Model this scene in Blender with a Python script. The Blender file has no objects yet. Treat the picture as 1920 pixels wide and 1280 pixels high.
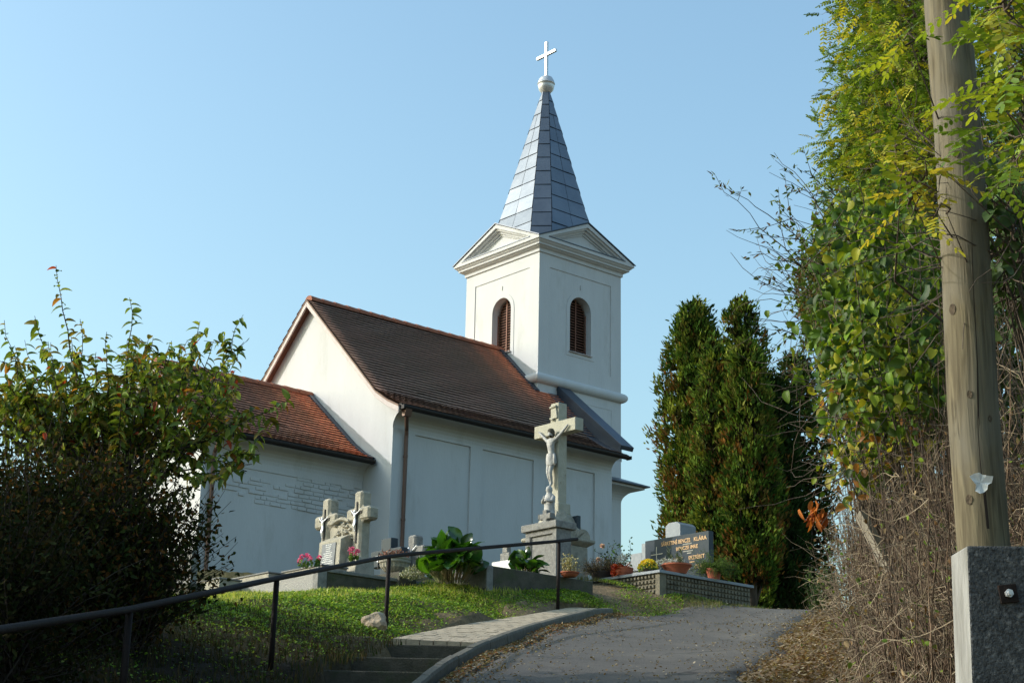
import bpy, bmesh, math, random
import numpy as np
from mathutils import Vector, Matrix
random.seed(7); RNG = np.random.default_rng(11)
sc = bpy.context.scene
COL = sc.collection
R = math.radians
# ------------------------------------------------------------------ camera, sky, sun, exposure
F_PX, PITCH, ROLL = 3083.65, .2962, .0192
cd = bpy.data.cameras.new('camera'); cam = bpy.data.objects.new('camera', cd); COL.objects.link(cam)
cd.sensor_width = 36; cd.lens = F_PX/1920*36; cd.clip_start = .1; cd.clip_end = 3000
cam.matrix_world = Matrix.Rotation(math.pi/2+PITCH, 4, 'X') @ Matrix.Rotation(ROLL, 4, 'Z')
sc.camera = cam
SUN_A, SUN_EL = R(2), R(25.4)
S = Vector((-math.cos(SUN_A)*math.cos(SUN_EL), math.sin(SUN_A)*math.cos(SUN_EL), math.sin(SUN_EL)))
w = bpy.data.worlds.new('World'); sc.world = w; w.use_nodes = True
nt = w.node_tree
bg = nt.nodes['Background']; sky = nt.nodes.new('ShaderNodeTexSky'); sky.sky_type = 'NISHITA'; sky.sun_disc = False
sky.sun_elevation = SUN_EL; sky.sun_rotation = math.atan2(S.x, S.y)
sky.air_density = 1.4; sky.dust_density = 4.0; sky.ozone_density = 1.0; sky.altitude = 200
tint = nt.nodes.new('ShaderNodeMix'); tint.data_type = 'RGBA'; tint.blend_type = 'MULTIPLY'; tint.inputs[0].default_value = 1; tint.inputs[7].default_value = (.79, .965, 1.0, 1)   # camera white balance
nt.links.new(sky.outputs[0], tint.inputs[6]); nt.links.new(tint.outputs[2], bg.inputs[0]); bg.inputs[1].default_value = .15
ld = bpy.data.lights.new('sun', 'SUN'); sun = bpy.data.objects.new('sun', ld); COL.objects.link(sun)
ld.energy = 2.0; ld.angle = R(.53); ld.color = (1, .955, .925)
sun.rotation_euler = S.to_track_quat('Z', 'Y').to_euler()
vs = sc.view_settings; vs.view_transform = 'Standard'; vs.look = 'None'; vs.gamma = 1; vs.exposure = .87
vs.use_curve_mapping = False

# ------------------------------------------------------------------ calibration helpers (eye at the origin, z up, y ahead)
TH = .859
NV = Vector((math.cos(TH), -math.sin(TH), 0)); UV = Vector((math.sin(TH), math.cos(TH), 0))
CORNER = Vector((.772, 46.227, 0))
def at(px, py, d):
    a, b = px-960, py-640
    c, s = math.cos(ROLL), math.sin(ROLL)
    X = c*a+s*b; Y = -s*a+c*b
    x, y, z = X/F_PX, 1., -Y/F_PX
    cp, sp = math.cos(PITCH), math.sin(PITCH)
    r = Vector((x, y*cp-z*sp, y*sp+z*cp))
    return r*(d/r.y)
# ------------------------------------------------------------------ terrain height
def xk(y): return -.75+.07*(y-15) if y < 15 else -.75+.127*(y-15)+.013*(y-15)*(y-19.4)     # line of the kerb
def xkA(y): y = np.asarray(y, float); return np.where(y < 15, -.75+.07*(y-15), -.75+.127*(y-15)+.013*(y-15)*(y-19.4))
def plane(y): return -1.6+.195*y
cps = []
for y in (-6, 0, 4, 8, 12, 15, 18, 21, 24):
    for e, h in ((-7, .55), (-4.6, .28), (-3.4, .03), (-1.6, 0), (0, 0), (1.25, .02), (2, .2), (3, .4), (4.3, .42), (6, .42), (10, .6)):
        cps.append((xk(y)-e, y, plane(y)+(h if y < 20 or e < 4 else {4.3: .36, 6: .2, 10: .2}[e])))
for px, py, d in ((1237, 1112, 27.5), (597, 1112, 25.2), (912, 1110, 25.5), (800, 1109, 25.3), (1047, 1132, 25.5), (1140, 1150, 26), (1400, 1143, 28.5), (1530, 1146, 26.8),
                  (700, 1111, 25.2), (1050, 1110, 26.6), (400, 1116, 24), (400, 1113, 26.5), (480, 1114, 25.5), (330, 1122, 24.5), (420, 1122, 22), (600, 1125, 22.5), (800, 1124, 23), (730, 1086, 30), (728, 1100, 40), (350, 1100, 40), (1250, 1148, 26.8), (1120, 1100, 31),
                  (1400, 1150, 33), (1250, 1110, 33), (1300, 1160, 38), (1480, 1170, 33), (1620, 1150, 26.5)):
    p = at(px, py, d); cps.append(tuple(p))
cps += [(2.85, 45, 5.6), (6, 50, 5.6), (-6, 50, 6.2), (14, 45, 4.2), (10, 35, 4.0), (12, 26, 3.9), (-14, 40, 6.4), (-14, 28, 5), (-16, 14, 2.2), (14, 12, 2.2), (14, 0, 0), (-14, 0, -.2)]
cps = np.array(cps)
def _U(r2): return np.where(r2 > 1e-12, r2*np.log(r2+1e-12), 0)
n_ = len(cps); K_ = _U(((cps[:, None, :2]-cps[None, :, :2])**2).sum(-1))+np.eye(n_)*.08
P_ = np.c_[np.ones(n_), cps[:, :2]]
A_ = np.block([[K_, P_], [P_.T, np.zeros((3, 3))]])
W_ = np.linalg.solve(A_, np.r_[cps[:, 2], 0, 0, 0])
def ZA(x, y):
    x = np.asarray(x, float); y = np.asarray(y, float); sh = x.shape
    q = np.c_[np.clip(x.ravel(), -15, 15), np.clip(y.ravel(), -6, 50)]
    out = np.zeros(len(q))
    for i in range(0, len(q), 20000):
        s_ = q[i:i+20000]
        out[i:i+20000] = _U(((s_[:, None]-cps[None, :, :2])**2).sum(-1))@W_[:n_]+W_[n_]+s_@W_[n_+1:]
    xx, yy = x.ravel(), y.ravel(); out = out-.17*np.exp(-((xx+4.3)/1.5)**2-((yy-25.2)/1.8)**2)-.06*np.exp(-((xx+1.6)/1.4)**2-((yy-24.6)/1.2)**2)
    far = np.clip((y.ravel()-50)/40, 0, 1); out = out*(1-far)+3.5*far
    return out.reshape(sh)
def Z(x, y): return float(ZA(np.array([x]), np.array([y]))[0])

# ------------------------------------------------------------------ materials
def _n(t, typ, **k):
    nd = t.nodes.new(typ)
    for a, b in k.items(): setattr(nd, a, b)
    return nd
MATS = {}
def mat(name, c1, c2=None, scale=6., rough=.8, bump=.0, bscale=40., metal=0., spec=.3, c3=None, s3=1.5, t3=(.55, .7), stretch=None, detail=6, attr=False):
    if name in MATS: return MATS[name]
    m = bpy.data.materials.new(name); m.use_nodes = True; t = m.node_tree; L = t.links
    b = t.nodes['Principled BSDF']; b.inputs['Roughness'].default_value = rough; b.inputs['Metallic'].default_value = metal
    b.inputs['Specular IOR Level'].default_value = spec
    tc = _n(t, 'ShaderNodeTexCoord'); vec = tc.outputs['Object']
    if stretch:
        mp = _n(t, 'ShaderNodeMapping'); mp.inputs['Scale'].default_value = stretch; L.new(vec, mp.inputs[0]); vec = mp.outputs[0]
    c2 = c2 or tuple(x*.8 for x in c1)
    nz = _n(t, 'ShaderNodeTexNoise'); nz.inputs['Scale'].default_value = scale; nz.inputs['Detail'].default_value = detail; nz.inputs['Roughness'].default_value = .65
    L.new(vec, nz.inputs['Vector'])
    rp = _n(t, 'ShaderNodeValToRGB'); rp.color_ramp.elements[0].position = .36; rp.color_ramp.elements[1].position = .64
    rp.color_ramp.elements[0].color = (*c1, 1); rp.color_ramp.elements[1].color = (*c2, 1)
    L.new(nz.outputs[0], rp.inputs[0]); col = rp.outputs[0]
    if c3:
        n3 = _n(t, 'ShaderNodeTexNoise'); n3.inputs['Scale'].default_value = s3; n3.inputs['Detail'].default_value = 8; n3.inputs['Roughness'].default_value = .7
        L.new(vec, n3.inputs['Vector'])
        r3 = _n(t, 'ShaderNodeMapRange'); r3.inputs[1].default_value = t3[0]; r3.inputs[2].default_value = t3[1]; L.new(n3.outputs[0], r3.inputs[0])
        mx = _n(t, 'ShaderNodeMix', data_type='RGBA'); L.new(r3.outputs[0], mx.inputs[0]); L.new(col, mx.inputs[6]); mx.inputs[7].default_value = (*c3, 1); col = mx.outputs[2]
    if attr:
        at_ = _n(t, 'ShaderNodeAttribute', attribute_name='Col')
        mx = _n(t, 'ShaderNodeMix', data_type='RGBA', blend_type='MULTIPLY'); mx.inputs[0].default_value = 1; L.new(col, mx.inputs[6]); L.new(at_.outputs[0], mx.inputs[7]); col = mx.outputs[2]
    L.new(col, b.inputs['Base Color'])
    if bump:
        nb = _n(t, 'ShaderNodeTexNoise'); nb.inputs['Scale'].default_value = bscale; nb.inputs['Detail'].default_value = 5; L.new(vec, nb.inputs['Vector'])
        bp = _n(t, 'ShaderNodeBump'); bp.inputs['Strength'].default_value = bump; bp.inputs['Distance'].default_value = .02
        L.new(nb.outputs[0], bp.inputs['Height']); L.new(bp.outputs[0], b.inputs['Normal'])
    MATS[name] = m; return m
def leafmat(name, trans=.35, rough=.45, tint=(1.25, 1.15, .5), spec=.4):
    m = bpy.data.materials.new(name); m.use_nodes = True; t = m.node_tree; L = t.links
    b = t.nodes['Principled BSDF']; out = t.nodes['Material Output']
    a = _n(t, 'ShaderNodeAttribute', attribute_name='Col'); L.new(a.outputs[0], b.inputs['Base Color'])
    b.inputs['Roughness'].default_value = rough; b.inputs['Specular IOR Level'].default_value = spec
    tr = _n(t, 'ShaderNodeBsdfTranslucent')
    mx = _n(t, 'ShaderNodeMix', data_type='RGBA', blend_type='MULTIPLY'); mx.inputs[0].default_value = 1; L.new(a.outputs[0], mx.inputs[6]); mx.inputs[7].default_value = (*tint, 1)
    L.new(mx.outputs[2], tr.inputs[0])
    ms = _n(t, 'ShaderNodeMixShader'); ms.inputs[0].default_value = trans
    L.new(b.outputs[0], ms.inputs[1]); L.new(tr.outputs[0], ms.inputs[2]); L.new(ms.outputs[0], out.inputs[0])
    MATS[name] = m; return m
WHITE = mat('white_plaster', (.535, .54, .54), (.50, .505, .505), 1.3, .9, .25, 24, c3=(.39, .385, .36), s3=1.6, t3=(.54, .86), stretch=(1, 1, .3))
PLASTER2 = mat('rough_white_plaster', (.46, .46, .45), (.40, .40, .39), 3, .92, .35, 22)
LINE = mat('groove_shade', (.5, .5, .48), None, 4, .9)
TILE = mat('clay_roof_tile', (.26, .17, .13), (.21, .14, .11), 9, .85, .2, 60, attr=True, c3=(.19, .15, .115), s3=.8, t3=(.42, .75))
RIDGE = mat('clay_ridge_tile', (.34, .12, .065), (.24, .09, .055), 6, .8, .2, 50)
DARKMETAL = mat('dark_blue_sheet_metal', (.045, .06, .085), (.035, .045, .065), 3, .42, .05, 8, metal=.3, spec=.5)
BROWNMETAL = mat('brown_gutter_metal', (.014, .012, .012), (.022, .018, .016), 5, .6, .05, 20, spec=.3)
COPPER = mat('brown_downpipe_metal', (.14, .075, .05), (.10, .055, .04), 3, .45, .05, 20, metal=.35, spec=.5, stretch=(1, 1, .4))
SPIRE = mat('blue_grey_spire_sheet', (.135, .155, .185), (.17, .19, .22), 1.2, .40, .12, 5, metal=.7, spec=.5, attr=True)
SPIRE_SEAM = mat('spire_seam_shade', (.05, .06, .08), None, 3, .6, metal=.4)
SILVER = mat('galvanised_silver', (.62, .63, .64), (.54, .55, .57), 4, .42, .1, 12, metal=.55)
BARGE = mat('pinkish_grey_barge_board', (.48, .42, .40), (.40, .34, .32), 5, .6, .1, 30)
SOFFIT = mat('brown_soffit_wood', (.12, .055, .035), (.09, .04, .028), 8, .7, .1, 30, stretch=(1, 1, .3))
LOUVRE = mat('brown_louvre_wood', (.20, .085, .05), (.15, .06, .038), 12, .6, .15, 40)
VOID = mat('louvre_backing', (.02, .014, .011), None, 5, .9)
STONE = mat('lichened_sandstone', (.36, .33, .265), (.27, .25, .20), 9, .9, .55, 40, c3=(.16, .15, .11), s3=4, t3=(.56, .72))
STONE_CROSS = mat('cream_stone', (.40, .38, .31), (.33, .315, .25), 7, .9, .4, 30, c3=(.14, .125, .08), s3=5, t3=(.6, .74))
FIGURE = mat('weathered_white_figure', (.42, .41, .39), (.27, .265, .26), 14, .7, .6, 22, c3=(.12, .12, .12), s3=9, t3=(.6, .75))
CONC = mat('grey_concrete', (.25, .245, .23), (.16, .155, .145), 12, .92, .6, 60, c3=(.12, .12, .10), s3=4, t3=(.56, .75))
CONC_DARK = mat('mossy_dark_concrete', (.10, .09, .07), (.06, .056, .042), 7, .95, .6, 45, c3=(.06, .07, .035), s3=3, t3=(.5, .7))
PEBBLE = mat('pebbledash', (.42, .40, .37), (.28, .27, .25), 45, .95, 1.0, 70)
GRANITE = mat('polished_dark_granite', (.040, .052, .064), (.055, .068, .080), 90, .3, .0, 30, spec=.06)
GREYST = mat('smooth_grey_artificial_stone', (.27, .29, .31), (.23, .25, .27), 14, .7, .2, 50)
GOLD = mat('gilt_lettering', (.36, .24, .13), (.30, .19, .10), 9, .4, metal=.3)
PALE_LETTER = mat('faded_pale_lettering', (.42, .40, .33), None, 9, .6)
SLATE = mat('grey_slate_plaque', (.15, .16, .17), (.11, .12, .13), 12, .6)
WHITEPAINT = mat('white_letter_paint', (.7, .7, .68), None, 9, .7)
TERRA = mat('terracotta', (.42, .12, .06), (.34, .095, .05), 9, .75, .15, 30)
POTBROWN = mat('dark_brown_plastic_pot', (.07, .05, .045), (.05, .04, .036), 9, .5)
REDFOIL = mat('red_wrapping', (.55, .06, .03), (.42, .05, .03), 18, .35, .5, 25)
SOIL = mat('potting_soil', (.05, .035, .025), (.03, .022, .016), 30, .95, .6, 60)
IRON = mat('brown_painted_iron', (.014, .011, .010), (.022, .015, .013), 20, .7, .25, 60, spec=.12, c3=(.07, .035, .022), s3=12, t3=(.6, .75))
ASPHALT = mat('worn_asphalt', (.128, .115, .10), (.07, .064, .057), 60, .9, .5, 90, c3=(.145, .13, .11), s3=.8, t3=(.5, .75))
def crack(m):       # hairline cracks across the asphalt
    t = m.node_tree; L = t.links; b = t.nodes['Principled BSDF']; src = b.inputs['Base Color'].links[0].from_socket
    tc = _n(t, 'ShaderNodeTexCoord'); z = _n(t, 'ShaderNodeTexNoise'); z.inputs['Scale'].default_value = 2.2; z.inputs['Detail'].default_value = 8; L.new(tc.outputs['Object'], z.inputs['Vector'])
    ad = _n(t, 'ShaderNodeVectorMath', operation='MULTIPLY_ADD'); L.new(z.outputs[1], ad.inputs[0]); ad.inputs[1].default_value = (.9, .9, .2); L.new(tc.outputs['Object'], ad.inputs[2])
    v = _n(t, 'ShaderNodeTexVoronoi', feature='DISTANCE_TO_EDGE'); v.inputs['Scale'].default_value = .75; L.new(ad.outputs[0], v.inputs['Vector'])
    r = _n(t, 'ShaderNodeMapRange'); r.inputs[1].default_value = .0; r.inputs[2].default_value = .014; r.inputs[3].default_value = .35; r.inputs[4].default_value = 1; L.new(v.outputs[0], r.inputs[0])
    mx = _n(t, 'ShaderNodeMix', data_type='RGBA', blend_type='MULTIPLY'); mx.inputs[0].default_value = 1; L.new(src, mx.inputs[6]); L.new(r.outputs[0], mx.inputs[7]); L.new(mx.outputs[2], b.inputs['Base Color'])
crack(ASPHALT)
PAVER = mat('sandy_paving', (.46, .37, .26), (.36, .29, .205), 14, .92, .5, 30, c3=(.25, .21, .15), s3=3, t3=(.55, .75))
KERB = mat('kerb_concrete', (.165, .148, .115), (.11, .10, .078), 12, .92, .5, 50, c3=(.10, .10, .06), s3=4, t3=(.55, .72))
DIRT = mat('dry_dirt', (.30, .22, .14), (.21, .15, .095), 9, .95, .7, 30, c3=(.36, .28, .19), s3=2, t3=(.5, .7))
BARK = mat('grey_brown_bark', (.13, .10, .075), (.075, .058, .045), 14, .95, .8, 40, stretch=(1, 1, .25))
BARK_DARK = mat('dark_bark', (.06, .045, .035), (.035, .028, .022), 14, .95, .6, 40, stretch=(1, 1, .3))
TWIG = mat('dry_twig_bark', (.38, .30, .20), (.12, .09, .06), 6, .9, .2, 40)
STEM = mat('brown_hedge_stem', (.20, .135, .09), (.07, .048, .033), 5, .9, .2, 40)
ROCK = mat('tan_rock', (.40, .32, .23), (.28, .22, .16), 7, .9, .8, 14)
PAPER = mat('torn_paper', (.75, .75, .74), (.6, .6, .6), 20, .7, .4, 30)
OLDWOOD = mat('weathered_grey_wood', (.24, .21, .16), (.14, .12, .09), 10, .9, .6, 30, stretch=(1, 1, .12))
LEAF = leafmat('leaf', .38, .5, spec=.2); LEAF_DULL = leafmat('dull_leaf', .2, .8, spec=.03); NEEDLE = leafmat('scale_foliage', .22, .8, (1.2, 1.1, .5), .04)
GLOSSY = leafmat('glossy_leaf', .3, .22, (1.4, 1.6, .3), .6); PETAL = leafmat('petal', .35, .6, (1, 1, 1), .2)

def polemat():
    m = bpy.data.materials.new('weathered_pole_wood'); m.use_nodes = True; t = m.node_tree; L = t.links
    b = t.nodes['Principled BSDF']; b.inputs['Roughness'].default_value = .85; b.inputs['Specular IOR Level'].default_value = .2
    tc = _n(t, 'ShaderNodeTexCoord')
    def noise(sc_, stretch, det=6):
        mp = _n(t, 'ShaderNodeMapping'); mp.inputs['Scale'].default_value = stretch; L.new(tc.outputs['Object'], mp.inputs[0])
        z = _n(t, 'ShaderNodeTexNoise'); z.inputs['Scale'].default_value = sc_; z.inputs['Detail'].default_value = det; z.inputs['Distortion'].default_value = .8; L.new(mp.outputs[0], z.inputs['Vector']); return z.outputs[0]
    grain = noise(42, (1, 1, .07), 9); big = noise(4, (1, 1, .45)); streak = noise(15, (1, 1, .09), 8)
    rp = _n(t, 'ShaderNodeValToRGB'); e = rp.color_ramp.elements; e[0].position = .3; e[1].position = .68; e[0].color = (.065, .052, .032, 1); e[1].color = (.17, .142, .088, 1); L.new(grain, rp.inputs[0])
    r2 = _n(t, 'ShaderNodeMapRange'); r2.inputs[1].default_value = .45; r2.inputs[2].default_value = .7; L.new(big, r2.inputs[0])
    mx = _n(t, 'ShaderNodeMix', data_type='RGBA'); L.new(r2.outputs[0], mx.inputs[0]); L.new(rp.outputs[0], mx.inputs[6]); mx.inputs[7].default_value = (.15, .135, .105, 1)
    r3 = _n(t, 'ShaderNodeMapRange'); r3.inputs[1].default_value = .66; r3.inputs[2].default_value = .74; L.new(streak, r3.inputs[0])
    m2 = _n(t, 'ShaderNodeMix', data_type='RGBA'); L.new(r3.outputs[0], m2.inputs[0]); L.new(mx.outputs[2], m2.inputs[6]); m2.inputs[7].default_value = (.035, .028, .02, 1)
    L.new(m2.outputs[2], b.inputs['Base Color'])
    ad = _n(t, 'ShaderNodeMath', operation='SUBTRACT'); L.new(grain, ad.inputs[0]); L.new(r3.outputs[0], ad.inputs[1])
    bp = _n(t, 'ShaderNodeBump'); bp.inputs['Strength'].default_value = .5; bp.inputs['Distance'].default_value = .012; L.new(ad.outputs[0], bp.inputs['Height']); L.new(bp.outputs[0], b.inputs['Normal'])
    return m
POLE = polemat()
def groundmat():
    m = bpy.data.materials.new('earth_and_litter'); m.use_nodes = True; t = m.node_tree; L = t.links
    b = t.nodes['Principled BSDF']; b.inputs['Roughness'].default_value = .95; b.inputs['Specular IOR Level'].default_value = .1
    tc = _n(t, 'ShaderNodeTexCoord'); a = _n(t, 'ShaderNodeAttribute', attribute_name='Col')
    z = _n(t, 'ShaderNodeTexNoise'); z.inputs['Scale'].default_value = 7; z.inputs['Detail'].default_value = 10; z.inputs['Roughness'].default_value = .75; L.new(tc.outputs['Object'], z.inputs['Vector'])
    rp = _n(t, 'ShaderNodeValToRGB'); e = rp.color_ramp.elements; e[0].position = .3; e[1].position = .7; e[0].color = (.5, .5, .5, 1); e[1].color = (1.35, 1.3, 1.2, 1); L.new(z.outputs[0], rp.inputs[0])
    mx = _n(t, 'ShaderNodeMix', data_type='RGBA', blend_type='MULTIPLY'); mx.inputs[0].default_value = 1; L.new(a.outputs[0], mx.inputs[6]); L.new(rp.outputs[0], mx.inputs[7]); L.new(mx.outputs[2], b.inputs['Base Color'])
    zb = _n(t, 'ShaderNodeTexNoise'); zb.inputs['Scale'].default_value = 28; zb.inputs['Detail'].default_value = 6; L.new(tc.outputs['Object'], zb.inputs['Vector'])
    bp = _n(t, 'ShaderNodeBump'); bp.inputs['Strength'].default_value = .8; bp.inputs['Distance'].default_value = .04; L.new(zb.outputs[0], bp.inputs['Height']); L.new(bp.outputs[0], b.inputs['Normal'])
    return m
GROUND = groundmat()

# ------------------------------------------------------------------ builders
class MB:
    def __init__(s): s.v = []; s.f = []; s.mi = []
    def add(s, vs_, fs, mi=0):
        o = len(s.v); s.v += [tuple(p) for p in vs_]; s.f += [tuple(o+i for i in f) for f in fs]; s.mi += [mi]*len(fs)
    def box(s, x0, x1, y0, y1, z0, z1, mi=0):
        s.add([(x0, y0, z0), (x1, y0, z0), (x1, y1, z0), (x0, y1, z0), (x0, y0, z1), (x1, y0, z1), (x1, y1, z1), (x0, y1, z1)],
              [(0, 3, 2, 1), (4, 5, 6, 7), (0, 1, 5, 4), (1, 2, 6, 5), (2, 3, 7, 6), (3, 0, 4, 7)], mi)
    def frus(s, a, b, z0, z1, mi=0):           # a, b = (x0,x1,y0,y1) at z0 and z1
        s.add([(a[0], a[2], z0), (a[1], a[2], z0), (a[1], a[3], z0), (a[0], a[3], z0), (b[0], b[2], z1), (b[1], b[2], z1), (b[1], b[3], z1), (b[0], b[3], z1)],
              [(0, 3, 2, 1), (4, 5, 6, 7), (0, 1, 5, 4), (1, 2, 6, 5), (2, 3, 7, 6), (3, 0, 4, 7)], mi)
    def prism(s, poly, t0, t1, axis='y', mi=0):  # poly (p,q): axis y -> (x,z); x -> (y,z); z -> (x,y)
        def m(p, t): return {'y': (p[0], t, p[1]), 'x': (t, p[0], p[1]), 'z': (p[0], p[1], t)}[axis]
        n = len(poly)
        s.add([m(p, t0) for p in poly]+[m(p, t1) for p in poly], [tuple(range(n))[::-1], tuple(range(n, 2*n))]+[(i, (i+1) % n, n+(i+1) % n, n+i) for i in range(n)], mi)
    def tube(s, pts, rad, n=8, mi=0, caps=True):
        pts = [Vector(p) for p in pts]
        if not hasattr(rad, '__len__'): rad = [rad]*len(pts)
        V = []; prev = None
        for i, p in enumerate(pts):
            t = (pts[min(i+1, len(pts)-1)]-pts[max(i-1, 0)]).normalized()
            if prev is None: a = t.orthogonal().normalized()
            else: a = (prev-t*prev.dot(t)).normalized()
            prev = a; b = t.cross(a)
            V += [p+(a*math.cos(2*math.pi*k/n)+b*math.sin(2*math.pi*k/n))*rad[i] for k in range(n)]
        Fc = [(i*n+k, i*n+(k+1) % n, (i+1)*n+(k+1) % n, (i+1)*n+k) for i in range(len(pts)-1) for k in range(n)]
        if caps: Fc += [tuple(range(n))[::-1], tuple(range((len(pts)-1)*n, len(pts)*n))]
        s.add(V, Fc, mi)
    def lathe(s, prof, n=20, c=(0, 0, 0), mi=0, flute=0, fl_n=16):
        V = []
        for r, z in prof:
            for k in range(n):
                a = 2*math.pi*k/n; rr = r*(1+flute*math.cos(a*fl_n)) if flute else r
                V.append((c[0]+rr*math.cos(a), c[1]+rr*math.sin(a), c[2]+z))
        Fc = [(i*n+k, i*n+(k+1) % n, (i+1)*n+(k+1) % n, (i+1)*n+k) for i in range(len(prof)-1) for k in range(n)]
        Fc += [tuple(range(n))[::-1], tuple(range((len(prof)-1)*n, len(prof)*n))]
        s.add(V, Fc, mi)
    def build(s, name, mats, parent=None, smooth=False, bevel=0, zoff=0, seg=2):
        me = bpy.data.meshes.new(name)
        me.from_pydata([(p[0], p[1], p[2]-zoff) for p in s.v], [], s.f)
        bm = bmesh.new(); bm.from_mesh(me); bmesh.ops.recalc_face_normals(bm, faces=bm.faces); bm.to_mesh(me); bm.free()
        if not isinstance(mats, (list, tuple)): mats = [mats]
        for m in mats: me.materials.append(m)
        if len(mats) > 1: me.polygons.foreach_set('material_index', s.mi)
        if smooth: me.polygons.foreach_set('use_smooth', [True]*len(me.polygons))
        o = bpy.data.objects.new(name, me); COL.objects.link(o)
        if parent: o.parent = parent
        if bevel:
            bv = o.modifiers.new('bevel', 'BEVEL'); bv.width = bevel; bv.segments = seg; bv.limit_method = 'ANGLE'; bv.angle_limit = R(40)
        return o
def tag(o, label=None, cat=None, group=None, kind=None):
    for k, v in (('label', label), ('category', cat), ('group', group), ('kind', kind)):
        if v: o[k] = v
    return o
def empty(name, loc, label, cat, rot=0., group=None):
    o = bpy.data.objects.new(name, None); COL.objects.link(o); o.location = loc; o.rotation_euler = (0, 0, rot); o.empty_display_size = .2
    return tag(o, label, cat, group)
def grave(name, label, cat, px, py, d, group=None, rot=0):   # things lined up with the church: local x = towards the right front, y = away, z up
    return empty(name, at(px, py, d), label, cat, -TH+rot, group)
def colattr(me, cols, npv):
    a = me.color_attributes.new('Col', 'FLOAT_COLOR', 'POINT')
    c = np.ones((len(me.vertices), 4), np.float32); c[:, :3] = np.repeat(cols, npv, 0) if npv else cols
    a.data.foreach_set('color', c.ravel())
def npmesh(name, V, Fq, m, parent=None, cols=None, npv=0, smooth=False):
    me = bpy.data.meshes.new(name); V = np.asarray(V, np.float32); Fq = np.asarray(Fq, np.int32); k = Fq.shape[1]
    me.vertices.add(len(V)); me.vertices.foreach_set('co', V.ravel())
    me.loops.add(Fq.size); me.loops.foreach_set('vertex_index', Fq.ravel())
    me.polygons.add(len(Fq)); me.polygons.foreach_set('loop_start', np.arange(0, Fq.size, k, dtype=np.int32))
    me.polygons.foreach_set('loop_total', np.full(len(Fq), k, np.int32))
    if smooth: me.polygons.foreach_set('use_smooth', np.ones(len(Fq), bool))
    me.update(calc_edges=True); me.materials.append(m)
    if cols is not None: colattr(me, cols, npv)
    o = bpy.data.objects.new(name, me); COL.objects.link(o)
    if parent: o.parent = parent
    return o
def unit(a): return a/np.maximum(np.linalg.norm(a, axis=-1, keepdims=True), 1e-9)
LEAFSH = {'ovate': ((.0, 0), (.28, .5), (.68, .38), (1., 0)), 'lance': ((0, 0), (.3, .5), (.65, .36), (1, 0)), 'round': ((0, 0), (.2, .46), (.75, .52), (1, 0))}
def leaves(name, pos, dirs, nrm, ln, wd, cols, m, parent=None, shape='ovate', fold=.25, curl=.12, origin=(0, 0, 0)):
    N = len(pos); d = unit(dirs); s = unit(np.cross(d, nrm)); nn = np.cross(s, d)
    ln = np.broadcast_to(np.asarray(ln, float), (N,))[:, None]; wd = np.broadcast_to(np.asarray(wd, float), (N,))[:, None]
    sh = LEAFSH[shape]; pos = pos-np.array(origin)
    P = [pos]
    for sg in (1, -1):
        for t, q in sh[1:3]:
            P.append(pos+d*ln*t+s*wd*q*sg+nn*(wd*q*fold-ln*curl*t*t))
    P.append(pos+d*ln-nn*ln*curl)
    V = np.stack([P[0], P[1], P[2], P[5], P[4], P[3]], 1).reshape(-1, 3)   # base,l1,l2,tip,r2,r1
    b = np.arange(N)[:, None]*6
    Fq = np.concatenate([b+np.array([[0, 1, 2, 3]]), b+np.array([[0, 3, 4, 5]])])
    return npmesh(name, V, Fq, m, parent, cols, 6)
def twigs(name, lines, radii, m, parent=None, sides=3, origin=(0, 0, 0)):   # lines (N,K,3), radii (N,K)
    L_ = np.asarray(lines, float)-np.array(origin); N, K, _ = L_.shape; r = np.asarray(radii, float)
    t = np.gradient(L_, axis=1); t = unit(t); ref = np.where(np.abs(t[..., 2:3]) > .9, np.array([1., 0, 0]), np.array([0, 0, 1.]))
    a = unit(np.cross(t, ref)); b = np.cross(t, a)
    ang = np.arange(sides)*2*np.pi/sides
    V = L_[:, :, None]+(a[:, :, None]*np.cos(ang)[None, None, :, None]+b[:, :, None]*np.sin(ang)[None, None, :, None])*r[:, :, None, None]
    i = np.arange(N)[:, None, None]*K*sides; k = np.arange(K-1)[None, :, None]*sides; q = np.arange(sides)[None, None, :]; q2 = (q+1) % sides
    Fq = np.stack([i+k+q, i+k+q2, i+k+sides+q2, i+k+sides+q], -1).reshape(-1, 4)
    return npmesh(name, V.reshape(-1, 3), Fq, m, parent, smooth=True)
def rnd(n, lo, hi): return RNG.uniform(lo, hi, n)
def rdir(n, up=0.): v = RNG.normal(size=(n, 3)); v[:, 2] += up; return unit(v)
def pal(n, cs, jitter=.18, ws=None):
    cs = np.array(cs, float); i = RNG.choice(len(cs), n, p=None if ws is None else np.array(ws)/sum(ws))
    return np.clip(cs[i]*(1+RNG.normal(0, jitter, (n, 1))), .003, 1)
def bez(a, b, c, k):
    t = np.linspace(0, 1, k)[:, None]; return (1-t)**2*np.array(a)+2*t*(1-t)*np.array(b)+t*t*np.array(c)

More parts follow.
